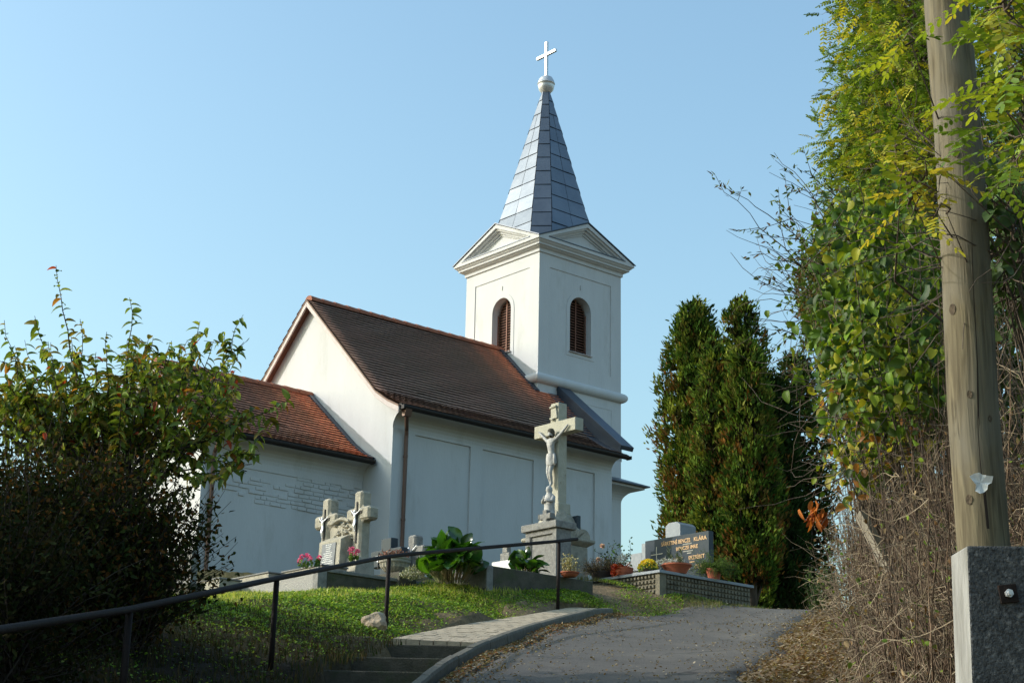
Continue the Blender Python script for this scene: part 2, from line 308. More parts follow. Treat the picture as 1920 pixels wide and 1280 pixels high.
# ================================================================== SETTING
def wob(x, y, f=1.): return np.sin(x*1.7*f+y*.9*f)*.5+np.sin(x*.8*f-y*2.1*f+1.3)*.3+np.sin(x*3.9*f+y*3.1*f+.4)*.2
def road_edges(y):      # left and right edge of the asphalt before the bend
    return xkA(y)+.16, np.interp(y, [-6, 15.5, 26.5, 30], [-.4, 2.25, 4.95, 6.2])
xs = np.r_[[-500, -200, -90, -45, -25], np.arange(-15, -6, .8), np.arange(-6, 8, .13), np.arange(8, 16, .8), [25, 45, 90, 200, 500]]
ys = np.r_[[-300, -100, -40, -15], np.arange(-6, 8, .6), np.arange(8, 34, .16), np.arange(34, 52, 1.2), [58, 70, 90, 150, 300, 700, 1500]]
GX, GY = np.meshgrid(xs, ys); GZ = ZA(GX, GY)
rl, rr = road_edges(GY); e_ = xkA(GY)-GX
onroad = ((GX > rl-.3) & (GX < rr+.2) & (GY < 27)) | ((GY >= 26) & (GY < 33) & (GX > 1.4))
near = (GY > 4) & (GY < 33) & (np.abs(GX) < 10)
GZ = GZ+np.where(near & ~onroad, .035*wob(GX, GY, 2.3)+.02*RNG.normal(size=GX.shape), 0)-np.where(onroad & near, .03, 0)
GZ = GZ-np.where((e_ > -.1) & (e_ < 1.2) & (GY < 19.3) & (GY > 0), .5, 0)-np.where((e_ > -.1) & (e_ < np.interp(GY, [19.4, 22, 24, 26.2], [1.16, .94, .70, .6])) & (GY >= 19.3) & (GY < 26.2), .2, 0)
gcol = np.zeros(GX.shape+(3,)); gcol[:] = (.075, .068, .03)
bank = np.clip((e_-.6)/1.2+.35*wob(GX, GY, 1.6), 0, 1)[..., None]
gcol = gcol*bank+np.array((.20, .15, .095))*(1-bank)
shade_ = np.clip((19.5-GY)/4+.4*wob(GX, GY, 1.1), 0, 1)[..., None]*(e_ > .4)[..., None]      # tree shade on the lower bank, painted into the earth colour
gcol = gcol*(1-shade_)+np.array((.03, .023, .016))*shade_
rb = np.clip((GX-rr+.1)/.6, 0, 1)[..., None]*(GY < 27.5)[..., None]
gcol = gcol*(1-rb)+np.array((.15, .11, .075))*rb
ny, nx = GX.shape
V = np.stack([GX, GY, GZ], -1).reshape(-1, 3); idx = np.arange(ny*nx).reshape(ny, nx)
Fq = np.stack([idx[:-1, :-1], idx[:-1, 1:], idx[1:, 1:], idx[1:, :-1]], -1).reshape(-1, 4)
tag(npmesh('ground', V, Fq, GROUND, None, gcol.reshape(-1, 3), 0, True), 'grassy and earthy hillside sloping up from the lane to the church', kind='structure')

def road_mesh():
    yl = np.r_[np.arange(-6, 25.8, .25)]
    L_ = [(float(xk(y)+.13+.06*math.sin(y*1.9)+.05*math.sin(y*4.3)+.03), y) for y in yl]; R_ = [(float(road_edges(y)[1]+.10*math.sin(y*1.4)+.07*math.sin(y*3.7)), y) for y in yl]
    bl = [(1.62, 25.9), (1.95, 26.25), (2.5, 26.75), (3.2, 27.4), (4.2, 28.25), (5.5, 29.2), (8, 30.6), (14, 33)]
    br = [(4.95, 26.1), (5.3, 26.5), (5.8, 26.9), (6.3, 27.2), (7, 27.6), (8, 28), (10, 29), (15, 30.5)]
    def dens(P):
        o = []
        for a, b in zip(P[:-1], P[1:]): o += [(a[0]+(b[0]-a[0])*t, a[1]+(b[1]-a[1])*t) for t in np.arange(0, 1, .2)]
        return o+[P[-1]]
    L_ = np.array(L_+dens(bl)); R_ = np.array(R_+dens(br)); K = 22
    t = np.linspace(0, 1, K)[None, :, None]; G = L_[:, None]*(1-t)+R_[:, None]*t
    z = ZA(G[..., 0], G[..., 1])+.012*wob(G[..., 0], G[..., 1], 2)-.07+.10*np.minimum(1, np.minimum(t[..., 0], 1-t[..., 0])*18)
    V = np.concatenate([G, z[..., None]], -1).reshape(-1, 3); i = np.arange(len(L_)*K).reshape(len(L_), K)
    return npmesh('road', V, np.stack([i[:-1, :-1], i[:-1, 1:], i[1:, 1:], i[1:, :-1]], -1).reshape(-1, 4), ASPHALT, smooth=True)
tag(road_mesh(), 'worn grey asphalt lane climbing to the crest', kind='structure')
# kerb, paved landing and steps
_yy = np.arange(4, 26.3, .5); _kz = np.polyfit(_yy, ZA(xkA(_yy), _yy), 3)
def zk(y): return float(np.polyval(_kz, y))
def kerb_mesh():
    m = MB(); prof = [(-.015, -.3), (.085, -.3), (.085, .10), (.07, .125), (.0, .13), (-.015, .115)]; n = len(prof); y = 4.
    while y < 26:                                    # kerbstones about a metre long, a little out of line
        y1 = min(y+1.0, 26.02); dx, dz = RNG.normal(0, .005), RNG.normal(0, .006); V = []; ys_ = np.linspace(y+.006, y1-.006, 4)
        for q in ys_:
            for p in prof: V.append((xk(q)+p[0]+dx, q, zk(q)+p[1]+dz-.05*max(0, (q-25.2))))
        m.add(V, [(i*n+k, i*n+(k+1) % n, (i+1)*n+(k+1) % n, (i+1)*n+k) for i in range(3) for k in range(n)]+[tuple(range(n)), tuple(range(3*n, 4*n))]); y += 1.0
    return m.build('kerb', KERB)
tag(kerb_mesh(), 'raised concrete kerb between the steps and the lane', kind='structure')
m = MB()
for y0 in np.arange(12, 22.5, 1.05):       # concrete drainage slabs along the kerb foot
    if RNG.random() < .25: continue
    x0 = xk(y0)+.12; x1 = xk(y0+1)+.12; wd_ = .16+.05*RNG.random()
    V = [(x0, y0, Z(x0, y0)+.03), (x0+wd_, y0, Z(x0+wd_, y0)+.045), (x1+wd_, y0+1, Z(x1+wd_, y0+1)+.045), (x1, y0+1, Z(x1, y0+1)+.03)]
    m.add(V+[(a, b, c-.15) for a, b, c in V], [(0, 1, 2, 3), (0, 4, 5, 1), (1, 5, 6, 2), (2, 6, 7, 3), (3, 7, 4, 0)])
tag(m.build('gutter_slabs', KERB), 'broken pale gutter slabs at the foot of the kerb', kind='structure')
m = MB(); yy = list(np.arange(19.4, 26.01, .22)); lefts = np.interp(yy, [19.4, 22, 24, 26.2], [1.12, .9, .66, .55])
for j, (y, wl) in enumerate(zip(yy[:-1], lefts[:-1])):     # rows of small paving blocks
    y1 = yy[j+1]-.012; k = max(3, int(wl/.16)); off = .5*(j % 2)
    ed = [0]+[(q+off)/k for q in range(0 if off else 1, k)]+[1]
    for a, b in zip(ed[:-1], ed[1:]):
        if b-a < .02: continue
        wl1 = lefts[j+1]; dz = RNG.normal(0, .0018)
        X = lambda y_, w_, t: xk(y_)-.02-w_+w_*t
        P = [(X(y, wl, a)+.006, y), (X(y, wl, b)-.006, y), (X(y1, wl1, b)-.006, y1), (X(y1, wl1, a)+.006, y1)]
        V = [(p[0], p[1], zk(p[1])+.06+dz+.03*(xk(p[1])-p[0])) for p in P]
        m.add(V+[(a_, b_, c_-.12) for a_, b_, c_ in V], [(0, 1, 2, 3), (0, 4, 5, 1), (1, 5, 6, 2), (2, 6, 7, 3), (3, 7, 4, 0)])
tag(m.build('pavement', PAVER), 'sandy paved landing above the steps', kind='structure')
m = MB()
for k, (y, py) in enumerate(((19.38, 1209), (18.0, 1232.5), (16.6, 1257.5), (15.2, 1284), (13.8, 1312), (12.4, 1342))):
    zt = at(840-60*k, py, y).z if k < 3 else zt-.275
    x0, x1 = xk(y)-1.45, xk(y)-.03
    m.box(x0, x1, y, y+.09, zt-.45, zt); m.box(x0, x1, y+.09, y+1.42, zt-.5, zt-.015)
tag(m.build('steps', CONC_DARK, bevel=.012), 'dark concrete steps beside the railing', kind='structure')

# ================================================================== CHURCH   (local: x = b towards the lane side, y = a along the nave, heights as seen)
ZB = 5.6
ch = empty('church', (CORNER.x, CORNER.y, ZB), 'white village church with brown tiled roofs, square bell tower and blue grey pointed spire', 'church', -TH)
def cb(mb, name, mats, parent=None, **k): return mb.build(name, mats, parent or ch, zoff=ZB, **k)
BC = -1.705
ROOF = [(0, 14.20), (3.40, 10.95), (3.93, 10.62), (4.40, 10.40)]       # top of the nave roof: distance from the ridge line, height
def rz(prof, q):
    return np.interp(q, [p[0] for p in prof], [p[1] for p in prof])
def gable_poly(bc, prof, hw, zb, cove, drop=.10):
    """outline of the end wall: walls, coves under the eaves, gable"""
    P = []
    for sg in (1, -1):
        side = [(bc+sg*hw, zb), (bc+sg*hw, cove[0])]
        for t in np.linspace(.15, 1, 7): side.append((bc+sg*(hw+cove[2]*(1-math.cos(t*math.pi/2))), cove[0]+(cove[1]-cove[0])*math.sin(t*math.pi/2)))
        side += [(bc+sg*q, rz(prof, q)-drop) for q in (prof[2][0]-.1, prof[1][0]-.05)]
        P += side if sg == 1 else side[::-1]
        if sg == 1: P.append((bc, prof[0][1]-drop))
    return P
def walls(name, bc, prof, hw, a0, a1, cove, parent=None):
    m = MB(); m.prism(gable_poly(bc, prof, hw, 4.6, cove), a0, a1, 'y'); return cb(m, name, WHITE, parent)
# nave body with shallow wall panels on the lane side
hw = 2.2215-BC
nave = MB(); nave.prism(gable_poly(BC, ROOF, hw-.045, 4.6, (9.93, 10.34, .40)), -6.80, .85, 'y')
nb = 2.2215
for a0, a1 in ((-6.82, -6.11), (-4.28, -3.87), (-2.08, -1.66), (.19, .85)): nave.box(nb-.05, nb, a0, a1, 4.6, 9.93)
nave.box(nb-.05, nb, -6.11, -4.28, 9.86, 9.93); nave.box(nb-.05, nb, -3.87, -2.08, 9.86, 9.93); nave.box(nb-.05, nb, -1.66, .19, 9.86, 9.93)
nave = cb(nave, 'nave_wall', WHITE)
def tiled_roof(name, bc, prof, a0, a1, row, tw, side, bounce, parent=None):
    """one slope laid with rows of round-ended clay tiles"""
    qs = [p[0] for p in prof]; zs = [p[1] for p in prof]; seg = np.hypot(np.diff(qs), np.diff(zs)); cum = np.r_[0, np.cumsum(seg)]
    n = int(cum[-1]/row)+1; nt_ = int((a1-a0)/tw)+1; V = []; Cc = []
    at_s = lambda s: (np.interp(s, cum, qs), np.interp(s, cum, zs))
    for i in range(n):
        s1 = min((i+1)*row, cum[-1]); s0 = s1-row*1.6
        q0, z0 = at_s(max(s0, 0)); q1, z1 = at_s(s1); sl = math.atan2(zs[0]-zs[1], qs[1]-qs[0]); nq, nz = math.sin(sl), math.cos(sl)
        sag = .003*math.sin(i*1.3)
        for j in range(nt_):
            aL = a0+(j-.5*(i % 2))*tw; aR = aL+tw*.998; aL = max(aL, a0); aR = min(aR, a1)
            if aR-aL < .03: continue
            lift = .068+RNG.normal(0, .002)+.003*math.sin(aL*2.1+i*.7); dr = RNG.normal(0, .003)+.003*math.sin(aL*3.1+i)+sag
            pts = []
            top = (q0-nq*0, z0, -.004)
            for (aa, drop_) in ((aL, -.016), (aL+(aR-aL)*.3, 0), (aL+(aR-aL)*.7, 0), (aR, -.016)):
                ss = s1+dr+drop_; q, z = at_s(min(ss, cum[-1])) if ss <= cum[-1] else (q1+(ss-cum[-1])*.9, z1-(ss-cum[-1])*.45)
                pts.append((q, z, aa))
            for (q, z, aa) in ((q0, z0, aL), *pts, (q0, z0, aR)):
                h = .006 if (q, z) == (q0, z0) else lift
                V.append((bc+side*(q+nq*h), aa, z+nz*h))
            for (q, z, aa) in pts: V.append((bc+side*(q+nq*(lift-.010)), aa, z+nz*(lift-.010)))
            wall_bounce = bounce(aL)*(1-np.clip((s1/cum[-1]-.45)/.25, 0, 1) if aL > -2.5 else 1); base = 1+RNG.normal(0, .035)
            tone = np.array((1., .97, .95))*(1-wall_bounce)*1.0+np.array((4.6, 2.3, 1.5))*wall_bounce  # orange bounce light from the sunlit walls, put into the tile colour
            if RNG.random() < .02: tone = tone*1.15
            Cc.append(np.repeat((tone*base)[None], 10, 0))
    N = len(V)//10; b = np.arange(N)[:, None]*10
    F4 = np.concatenate([b+np.array([[1, 2, 7, 6]]), b+np.array([[2, 3, 8, 7]]), b+np.array([[3, 4, 9, 8]]), b+np.array([[0, 1, 2, 2]])[:, [0, 1, 2, 3]]])
    F4 = np.concatenate([b+np.array([[1, 2, 7, 6]]), b+np.array([[2, 3, 8, 7]]), b+np.array([[3, 4, 9, 8]]), b+np.array([[0, 1, 4, 5]]), b+np.array([[1, 2, 3, 4]])])
    V = np.array(V)-np.array([0, 0, ZB])
    return npmesh(name, V, F4, TILE, parent or ch, np.concatenate(Cc), 0)
def roof_slab(name, bc, prof, a0, a1, mats, sides=(1, -1), t=.05, parent=None):
    m = MB()
    for sg in sides:
        P = [(bc+sg*q, z) for q, z in prof]+[(bc+sg*q, z-t) for q, z in prof[::-1]]
        m.prism(P, a0, a1, 'y')
    return cb(m, name, mats, parent)
roof = roof_slab('nave_roof', BC, ROOF, -7.04, .80, TILE)
colattr(roof.data, np.ones((len(roof.data.vertices), 3))*.9, 0)
wn = lambda a: float(np.clip((a+2.2)/2.2+.10*math.sin(a*9), 0, 1))**1.6*.85+.04  # painted bounce light growing towards the tower
tiled_roof('roof_tiles', BC, ROOF, -7.04, .80, .152, .19, 1, wn, roof).location = (0, 0, 0)
tiled_roof('roof_tiles', BC, ROOF, -7.04, .80, .29, .38, -1, wn, roof)
def ridge_tiles(bc, z, a0, a1, parent):
    m = MB(); L_ = .40; n = int((a1-a0)/L_)
    for i in range(n):
        y0 = a0+i*(a1-a0)/n; y1 = y0+(a1-a0)/n+.03; r0, r1 = .165, .145; V = []
        for y, r in ((y0, r0), (y1, r1)):
            for k in range(9):
                a = math.pi*(k/8*1.1-.05); V.append((bc+r*math.cos(a)*1.05, y, z-.06+r*math.sin(a)*.85+RNG.normal(0, .002)))
        m.add(V, [(k, k+1, 10+k, 9+k) for k in range(8)]+[tuple(range(9))])
    return cb(m, 'ridge_tiles', RIDGE, parent, smooth=False)
ridge_tiles(BC, 14.24, -6.97, .0, roof)
def barge(name, bc, prof, a0, a1, sg, mats, h=.2, parent=None):
    m = MB(); P = [(bc+sg*q, z-.03) for q, z in prof]+[(bc+sg*q, z-h-.02*(q < .1)) for q, z in prof[::-1]]
    m.prism(P, a0, a1, 'y'); return cb(m, name, mats, parent, bevel=.008)
for sg in (1, -1):
    barge('barge_board', BC, [(p[0]+.0, p[1]) for p in ROOF], -7.03, -6.985, sg, BARGE, .19)
    m = MB(); P = [(BC+sg*q, z-.055) for q, z in ROOF]+[(BC+sg*q, z-.13) for q, z in ROOF[::-1]]
    m.prism(P, -6.984, -6.815, 'y'); cb(m, 'soffit', SOFFIT)
def gutter(b, z, a0, a1, parent, r=.095):
    m = MB(); n = 10; V = []
    for y in (a0, a1):
        for k in range(n+1): a = math.pi+math.pi*k/n; V.append((b+r*math.cos(a), y, z+r*math.sin(a)))
        for k in range(n+1): a = 2*math.pi-math.pi*k/n; V.append((b+(r-.012)*math.cos(a), y, z+.004+(r-.012)*math.sin(a)))
    q = 2*(n+1); m.add(V, [(k, (k+1) % q, q+(k+1) % q, q+k) for k in range(q)]+[tuple(range(n+1)), tuple(range(q, q+n+1))])
    m.box(b-r, b+r, a0-.01, a0+.02, z-r*.9, z+.01); m.box(b-r, b+r, a1-.02, a1+.01, z-r*.9, z+.01)
    m.prism([(b-r-.02, z+.10), (b-.01, z+.045), (b-.01, z-.0), (b-r-.02, z)], a0, a1, 'y')
    return cb(m, 'gutter', BROWNMETAL, parent)
gutter(2.76, 10.37, -6.97, 1.0, None)
m = MB(); m.tube([(2.75, -6.80, 10.28), (2.72, -6.78, 10.15), (2.34, -6.48, 9.90), (2.30, -6.45, 9.75), (2.30, -6.46, 5.5)], .052, 10)
for z in (9.2, 7.6): m.tube([(2.30, -6.455, z), (2.30, -6.455, z+.06)], .062, 10)
m.prism([(2.66, 10.30), (2.84, 10.30), (2.79, 10.12), (2.69, 10.12)], -6.90, -6.70, 'y')
cb(m, 'downpipe', COPPER, smooth=False)
# ---- side wing (sacristy)
WBC = -1.56; WROOF = [(0, 11.46), (2.15, 9.72), (2.62, 9.40), (3.02, 9.20)]
wing = MB(); wing.prism(gable_poly(WBC, WROOF, 2.56, 4.6, (8.70, 9.13, .36)), -11.45, -6.80, 'y')
wing.box(WBC+2.55, WBC+2.585, -11.45, -6.83, 8.52, 8.70)
wing = cb(wing, 'wing_wall', WHITE)
m = MB(); rr_ = random.Random(5)                      # exposed brick courses under the wing cornice
for i, z in enumerate(np.arange(7.72, 8.5, .105)):
    y = -10.9+rr_.random()*.3
    while y < -6.9:
        L_ = rr_.choice((.16, .28, .31, .42)); mid = -8.4; lim = 1.0-abs(y-mid)/3.4
        if rr_.random() < lim*1.1 and y+L_ < -6.9 and (z < 8.35-.0 or y > -8.8): 
            d_ = .012+.018*rr_.random(); m.box(WBC+2.55, WBC+2.56+d_, y, y+L_-.018, z+rr_.uniform(-.012, .012), z+.08)
        y += L_
cb(m, 'exposed_brickwork', WHITE, wing, bevel=.006)
wroof = roof_slab('wing_roof', WBC, WROOF, -11.65, -6.83, TILE); colattr(wroof.data, np.ones((len(wroof.data.vertices), 3))*.9, 0)
ww = lambda a: .16+.84*float(np.clip((a+9.8)/2.9+.08*math.sin(a*9), 0, 1))**1.5  # painted bounce light growing towards the nave gable
tiled_roof('roof_tiles', WBC, WROOF, -11.56, -6.84, .152, .19, 1, ww, wroof)
tiled_roof('roof_tiles', WBC, WROOF, -11.56, -6.84, .29, .38, -1, ww, wroof)
ridge_tiles(WBC, 11.50, -11.56, -6.85, wroof)
for sg in (1, -1): barge('barge_board', WBC, WROOF, -11.64, -11.585, sg, BARGE, .17)
m = MB(); P = [(WBC+q, z+.03) for q, z in WROOF]+[(WBC+q, z-.06) for q, z in WROOF[::-1]]; 
P = [(WBC+q+.05, z+.065) for q, z in WROOF]+[(WBC+q, z+.0) for q, z in WROOF[::-1]]
m.prism(P, -6.98, -6.825, 'y'); cb(m, 'roof_flashing', DARKMETAL)
gutter(WBC+3.08, 9.17, -11.55, -6.87, None)
m = MB(); m.tube([(WBC+3.06, -11.3, 9.1), (WBC+3.0, -11.28, 8.98), (WBC+2.66, -11.2, 8.75), (WBC+2.64, -11.2, 8.6), (WBC+2.64, -11.2, 5.4)], .05, 10); cb(m, 'downpipe', COPPER)
# ---- tower
TW = 3.41; TC = (BC, BC+3.41)   # centre in (x,y) local: (-1.705, 1.705)
def face_map(k):
    """(s along the face, z, d inward) -> local, for the four tower faces"""
    h = TW/2
    def f(s, z, d=0.):
        x, y = [(s, -h+d), (h-d, s), (-s, h-d), (-h+d, -s)][k]
        return (TC[0]+x, TC[1]+y, z)
    return f
WIN = dict(hwd=.435, zs=14.09, zsp=15.44)
tw = MB(); h = TW/2
tw.frus((TC[0]-h+.3, TC[0]+h-.3, TC[1]-h+.3, TC[1]+h-.3),)*0 if False else None
for k in range(4):
    f = face_map(k)
    ps, pt, pb = h-.43, 16.54, 13.63; gd = .022
    def quad(a, b, c, d_): tw.add([a, b, c, d_], [(0, 1, 2, 3)])
    # outer frame at d=0
    quad(f(-h, 4.6), f(h, 4.6), f(h, pb), f(-h, pb)); quad(f(-h, pt), f(h, pt), f(h, 17.2), f(-h, 17.2))
    quad(f(-h, pb), f(-ps, pb), f(-ps, pt), f(-h, pt)); quad(f(ps, pb), f(h, pb), f(h, pt), f(ps, pt))
    # step to the recessed panel
    for a, b in (((-ps, pb), (ps, pb)), ((ps, pb), (ps, pt)), ((ps, pt), (-ps, pt)), ((-ps, pt), (-ps, pb))): quad(f(*a), f(*b), f(*b, gd), f(*a, gd))
    W, zs, zsp = WIN['hwd'], WIN['zs'], WIN['zsp']; dp = .24
    quad(f(-ps, pb, gd), f(-W, pb, gd), f(-W, pt, gd), f(-ps, pt, gd)); quad(f(W, pb, gd), f(ps, pb, gd), f(ps, pt, gd), f(W, pt, gd)); quad(f(-W, pb, gd), f(W, pb, gd), f(W, zs, gd), f(-W, zs, gd))
    arc = [(-W*math.cos(t), zsp+W*math.sin(t)) for t in np.linspace(0, math.pi, 17)]
    for a, b in zip(arc[:-1], arc[1:]):
        quad(f(a[0], a[1], gd), f(b[0], b[1], gd), f(b[0], pt, gd), f(a[0], pt, gd)); quad(f(a[0], a[1], gd), f(b[0], b[1], gd), f(b[0], b[1], dp+.1), f(a[0], a[1], dp+.1))
    for s in (-W, W): quad(f(s, zs, gd), f(s, zsp, gd), f(s, zsp, dp+.1), f(s, zs, dp+.1))
    quad(f(-W, zs, gd), f(W, zs, gd), f(W, zs, dp+.1), f(-W, zs, dp+.1))
    # raised band round the opening, lower frame lines, a small slit above
    W2 = W+.14; band = [(-W2, zs-.12)]+[(-W2*math.cos(t), zsp+W2*math.sin(t)) for t in np.linspace(0, math.pi, 17)]+[(W2, zs-.12)]
    inn = [(-W, zs)]+arc+[(W, zs)]
    for i in range(len(band)-1):
        a, b, c, d_ = band[i], band[i+1], inn[i+1], inn[i]
        tw.add([f(*a, gd-.014), f(*b, gd-.014), f(*c, gd-.014), f(*d_, gd-.014), f(*a, gd), f(*b, gd), f(*c, gd+.02), f(*d_, gd+.02)], [(0, 1, 2, 3), (0, 1, 5, 4), (3, 2, 6, 7)])
    a, b, c, d_ = (-W2, zs-.12), (W2, zs-.12), (W, zs), (-W, zs)
    tw.add([f(*a, gd-.014), f(*b, gd-.014), f(*c, gd-.014), f(*d_, gd-.014), f(*a, gd), f(*b, gd)], [(0, 1, 2, 3), (0, 1, 5, 4)])
tower = cb(tw, 'tower_wall', WHITE)
for k in range(4):
    f = face_map(k)
    def bx(s0, s1, z0, z1, d0, d1):
        m = MB()
        P = [f(s, z, d) for d in (d0, d1) for (s, z) in ((s0, z0), (s1, z0), (s1, z1), (s0, z1))]
        m.add(P, [(0, 1, 2, 3), (4, 5, 6, 7), (0, 1, 5, 4), (1, 2, 6, 5), (2, 3, 7, 6), (3, 0, 4, 7)]); cb(m, 'panel_line', LINE, tower)
    # lower storey: panel frame under the string course
    bx(-1.3, 1.3, 12.575, 12.59, -.006, .01); bx(1.285, 1.3, 9.5, 12.57, -.006, .01); bx(-1.3, -1.285, 9.5, 12.57, -.006, .01)
    bx(-.012, .012, 16.12, 16.26, .005, .03)
for k in range(4):
    f = face_map(k); W, zs, zsp = WIN['hwd'], WIN['zs'], WIN['zsp']
    m = MB(); dp = .24
    arc = [(-W, zs)]+[(-W*math.cos(t), zsp+W*math.sin(t)) for t in np.linspace(0, math.pi, 15)]+[(W, zs)]
    m.add([f(s, z, dp+.085) for s, z in arc], [tuple(range(len(arc)))], 1)
    def bx(s0, s1, z0, z1, d0, d1, mi=0, tilt=0.):
        P = [f(s, z+(tilt if d == d0 else 0), d) for d in (d0, d1) for (s, z) in ((s0, z0), (s1, z0), (s1, z1), (s0, z1))]
        m.add(P, [(0, 1, 2, 3), (4, 5, 6, 7), (0, 1, 5, 4), (1, 2, 6, 5), (2, 3, 7, 6), (3, 0, 4, 7)], mi)
    for z in np.arange(zs+.05, zsp+W-.05, .085):
        half = W if z < zsp else math.sqrt(max(W*W-(z+.02-zsp)**2, 0))
        if half > .06: bx(-half+.01, half-.01, z, z+.016, dp-.0, dp+.075, tilt=-.045)
    bx(-.02, .02, zs, zsp+W-.02, dp-.022, dp-.002); bx(-W, -W+.045, zs, zsp, dp-.012, dp+.0); bx(W-.045, W, zs, zsp, dp-.012, dp+.0)
    win = cb(m, 'louvred_window', [LOUVRE, VOID])
    m = MB()
    P = [f(s, z, d) for d in (-.05, dp-.01) for (s, z) in ((-W-.03, zs-.012 if d < 0 else zs+.02), (W+.03 if d < 0 else W, zs-.012 if d < 0 else zs+.02), (W+.03 if d < 0 else W, zs+.012 if d < 0 else zs+.045), (-W-.03 if d < 0 else -W, zs+.012 if d < 0 else zs+.045))]
    m.add(P, [(0, 1, 2, 3), (4, 5, 6, 7), (0, 1, 5, 4), (1, 2, 6, 5), (2, 3, 7, 6), (3, 0, 4, 7)]); cb(m, 'window_sill', BARGE, win)
def ring(mb, prof, mi=0):      # square mouldings round the tower: (overhang, z)
    V = []
    for o, z in prof:
        H = h+o; V += [(TC[0]-H, TC[1]-H, z), (TC[0]+H, TC[1]-H, z), (TC[0]+H, TC[1]+H, z), (TC[0]-H, TC[1]+H, z)]
    mb.add(V, [(i*4+k, i*4+(k+1) % 4, (i+1)*4+(k+1) % 4, (i+1)*4+k) for i in range(len(prof)-1) for k in range(4)], mi)
m = MB(); ring(m, [(-.02, 12.86)]+[(.155*math.cos(t), 13.03+.155*math.sin(t)) for t in np.linspace(-1.45, 1.45, 11)]+[(-.02, 13.2)]); cb(m, 'string_course', WHITE, tower, smooth=False)
m = MB(); ring(m, [(-.02, 16.93), (.045, 16.94), (.045, 17.02), (.06, 17.045), (.075, 17.05), (.12, 17.07), (.15, 17.105), (.19, 17.11), (.19, 17.15), (.205, 17.17), (.235, 17.19), (.265, 17.235), (.30, 17.245), (.30, 17.30), (-.3, 17.33)])
cb(m, 'cornice', WHITE, tower)
# pediments on the four sides: nested mouldings stepping back to the tympanum
for k in range(4):
    f = face_map(k); m = MB(); H = h+.30; ov = -.30
    def tri(hb, zb, za, d): return [f(-hb, zb, d), f(hb, zb, d), f(0, za, d)]
    steps_ = [(H, 17.30, 18.19, ov), (H-.42, 17.385, 18.06, ov), (H-.42, 17.385, 18.06, ov+.05), (H-.55, 17.385, 18.0, ov+.07), (H-.55, 17.385, 18.0, ov+.14), (H-.72, 17.385, 17.93, ov+.16), (H-.72, 17.385, 17.93, ov+.22), (H-.86, 17.42, 17.86, ov+.22), (H-.86, 17.42, 17.86, ov+.26)]
    V = [p for s_ in steps_ for p in tri(*s_)]
    m.add(V, [(i*3+q, i*3+(q+1) % 3, (i+1)*3+(q+1) % 3, (i+1)*3+q) for i in range(len(steps_)-1) for q in range(3)]+[tuple(range(3*len(steps_)-3, 3*len(steps_)))])
    ped = cb(m, 'pediment', WHITE)
    m = MB(); hb = H-.40                                           # dark drip flashing on the ledge
    P = [f(s, z, d) for d in (ov-.018, ov+.1) for (s, z) in ((-hb, 17.352), (hb, 17.352), (hb, 17.378), (-hb, 17.378))]
    m.add(P, [(0, 1, 2, 3), (4, 5, 6, 7), (0, 1, 5, 4), (1, 2, 6, 5), (2, 3, 7, 6), (3, 0, 4, 7)]); cb(m, 'ledge_flashing', DARKMETAL, ped)
m = MB(); H = h+.335
V = []
for dz in (0, .03):
    V += [(TC[0]-H, TC[1]-H, 17.30+dz), (TC[0]+H, TC[1]-H, 17.30+dz), (TC[0]+H, TC[1]+H, 17.30+dz), (TC[0]-H, TC[1]+H, 17.30+dz),
          (TC[0], TC[1]-H, 18.21+dz), (TC[0]+H, TC[1], 18.21+dz), (TC[0], TC[1]+H, 18.21+dz), (TC[0]-H, TC[1], 18.21+dz), (TC[0], TC[1], 18.21+dz)]
FT = []
for i in range(4):
    j = (i+1) % 4; FT += [(i, 4+i, 8), (4+i, j, 8)]
Fall = [tuple(9+q for q in t) for t in FT]+FT
for i in range(4):
    j = (i+1) % 4; Fall += [(i, 4+i, 13+i, 9+i), (4+i, j, 9+j, 13+i)]
m.add(V, Fall); cb(m, 'pediment_roof', DARKMETAL)
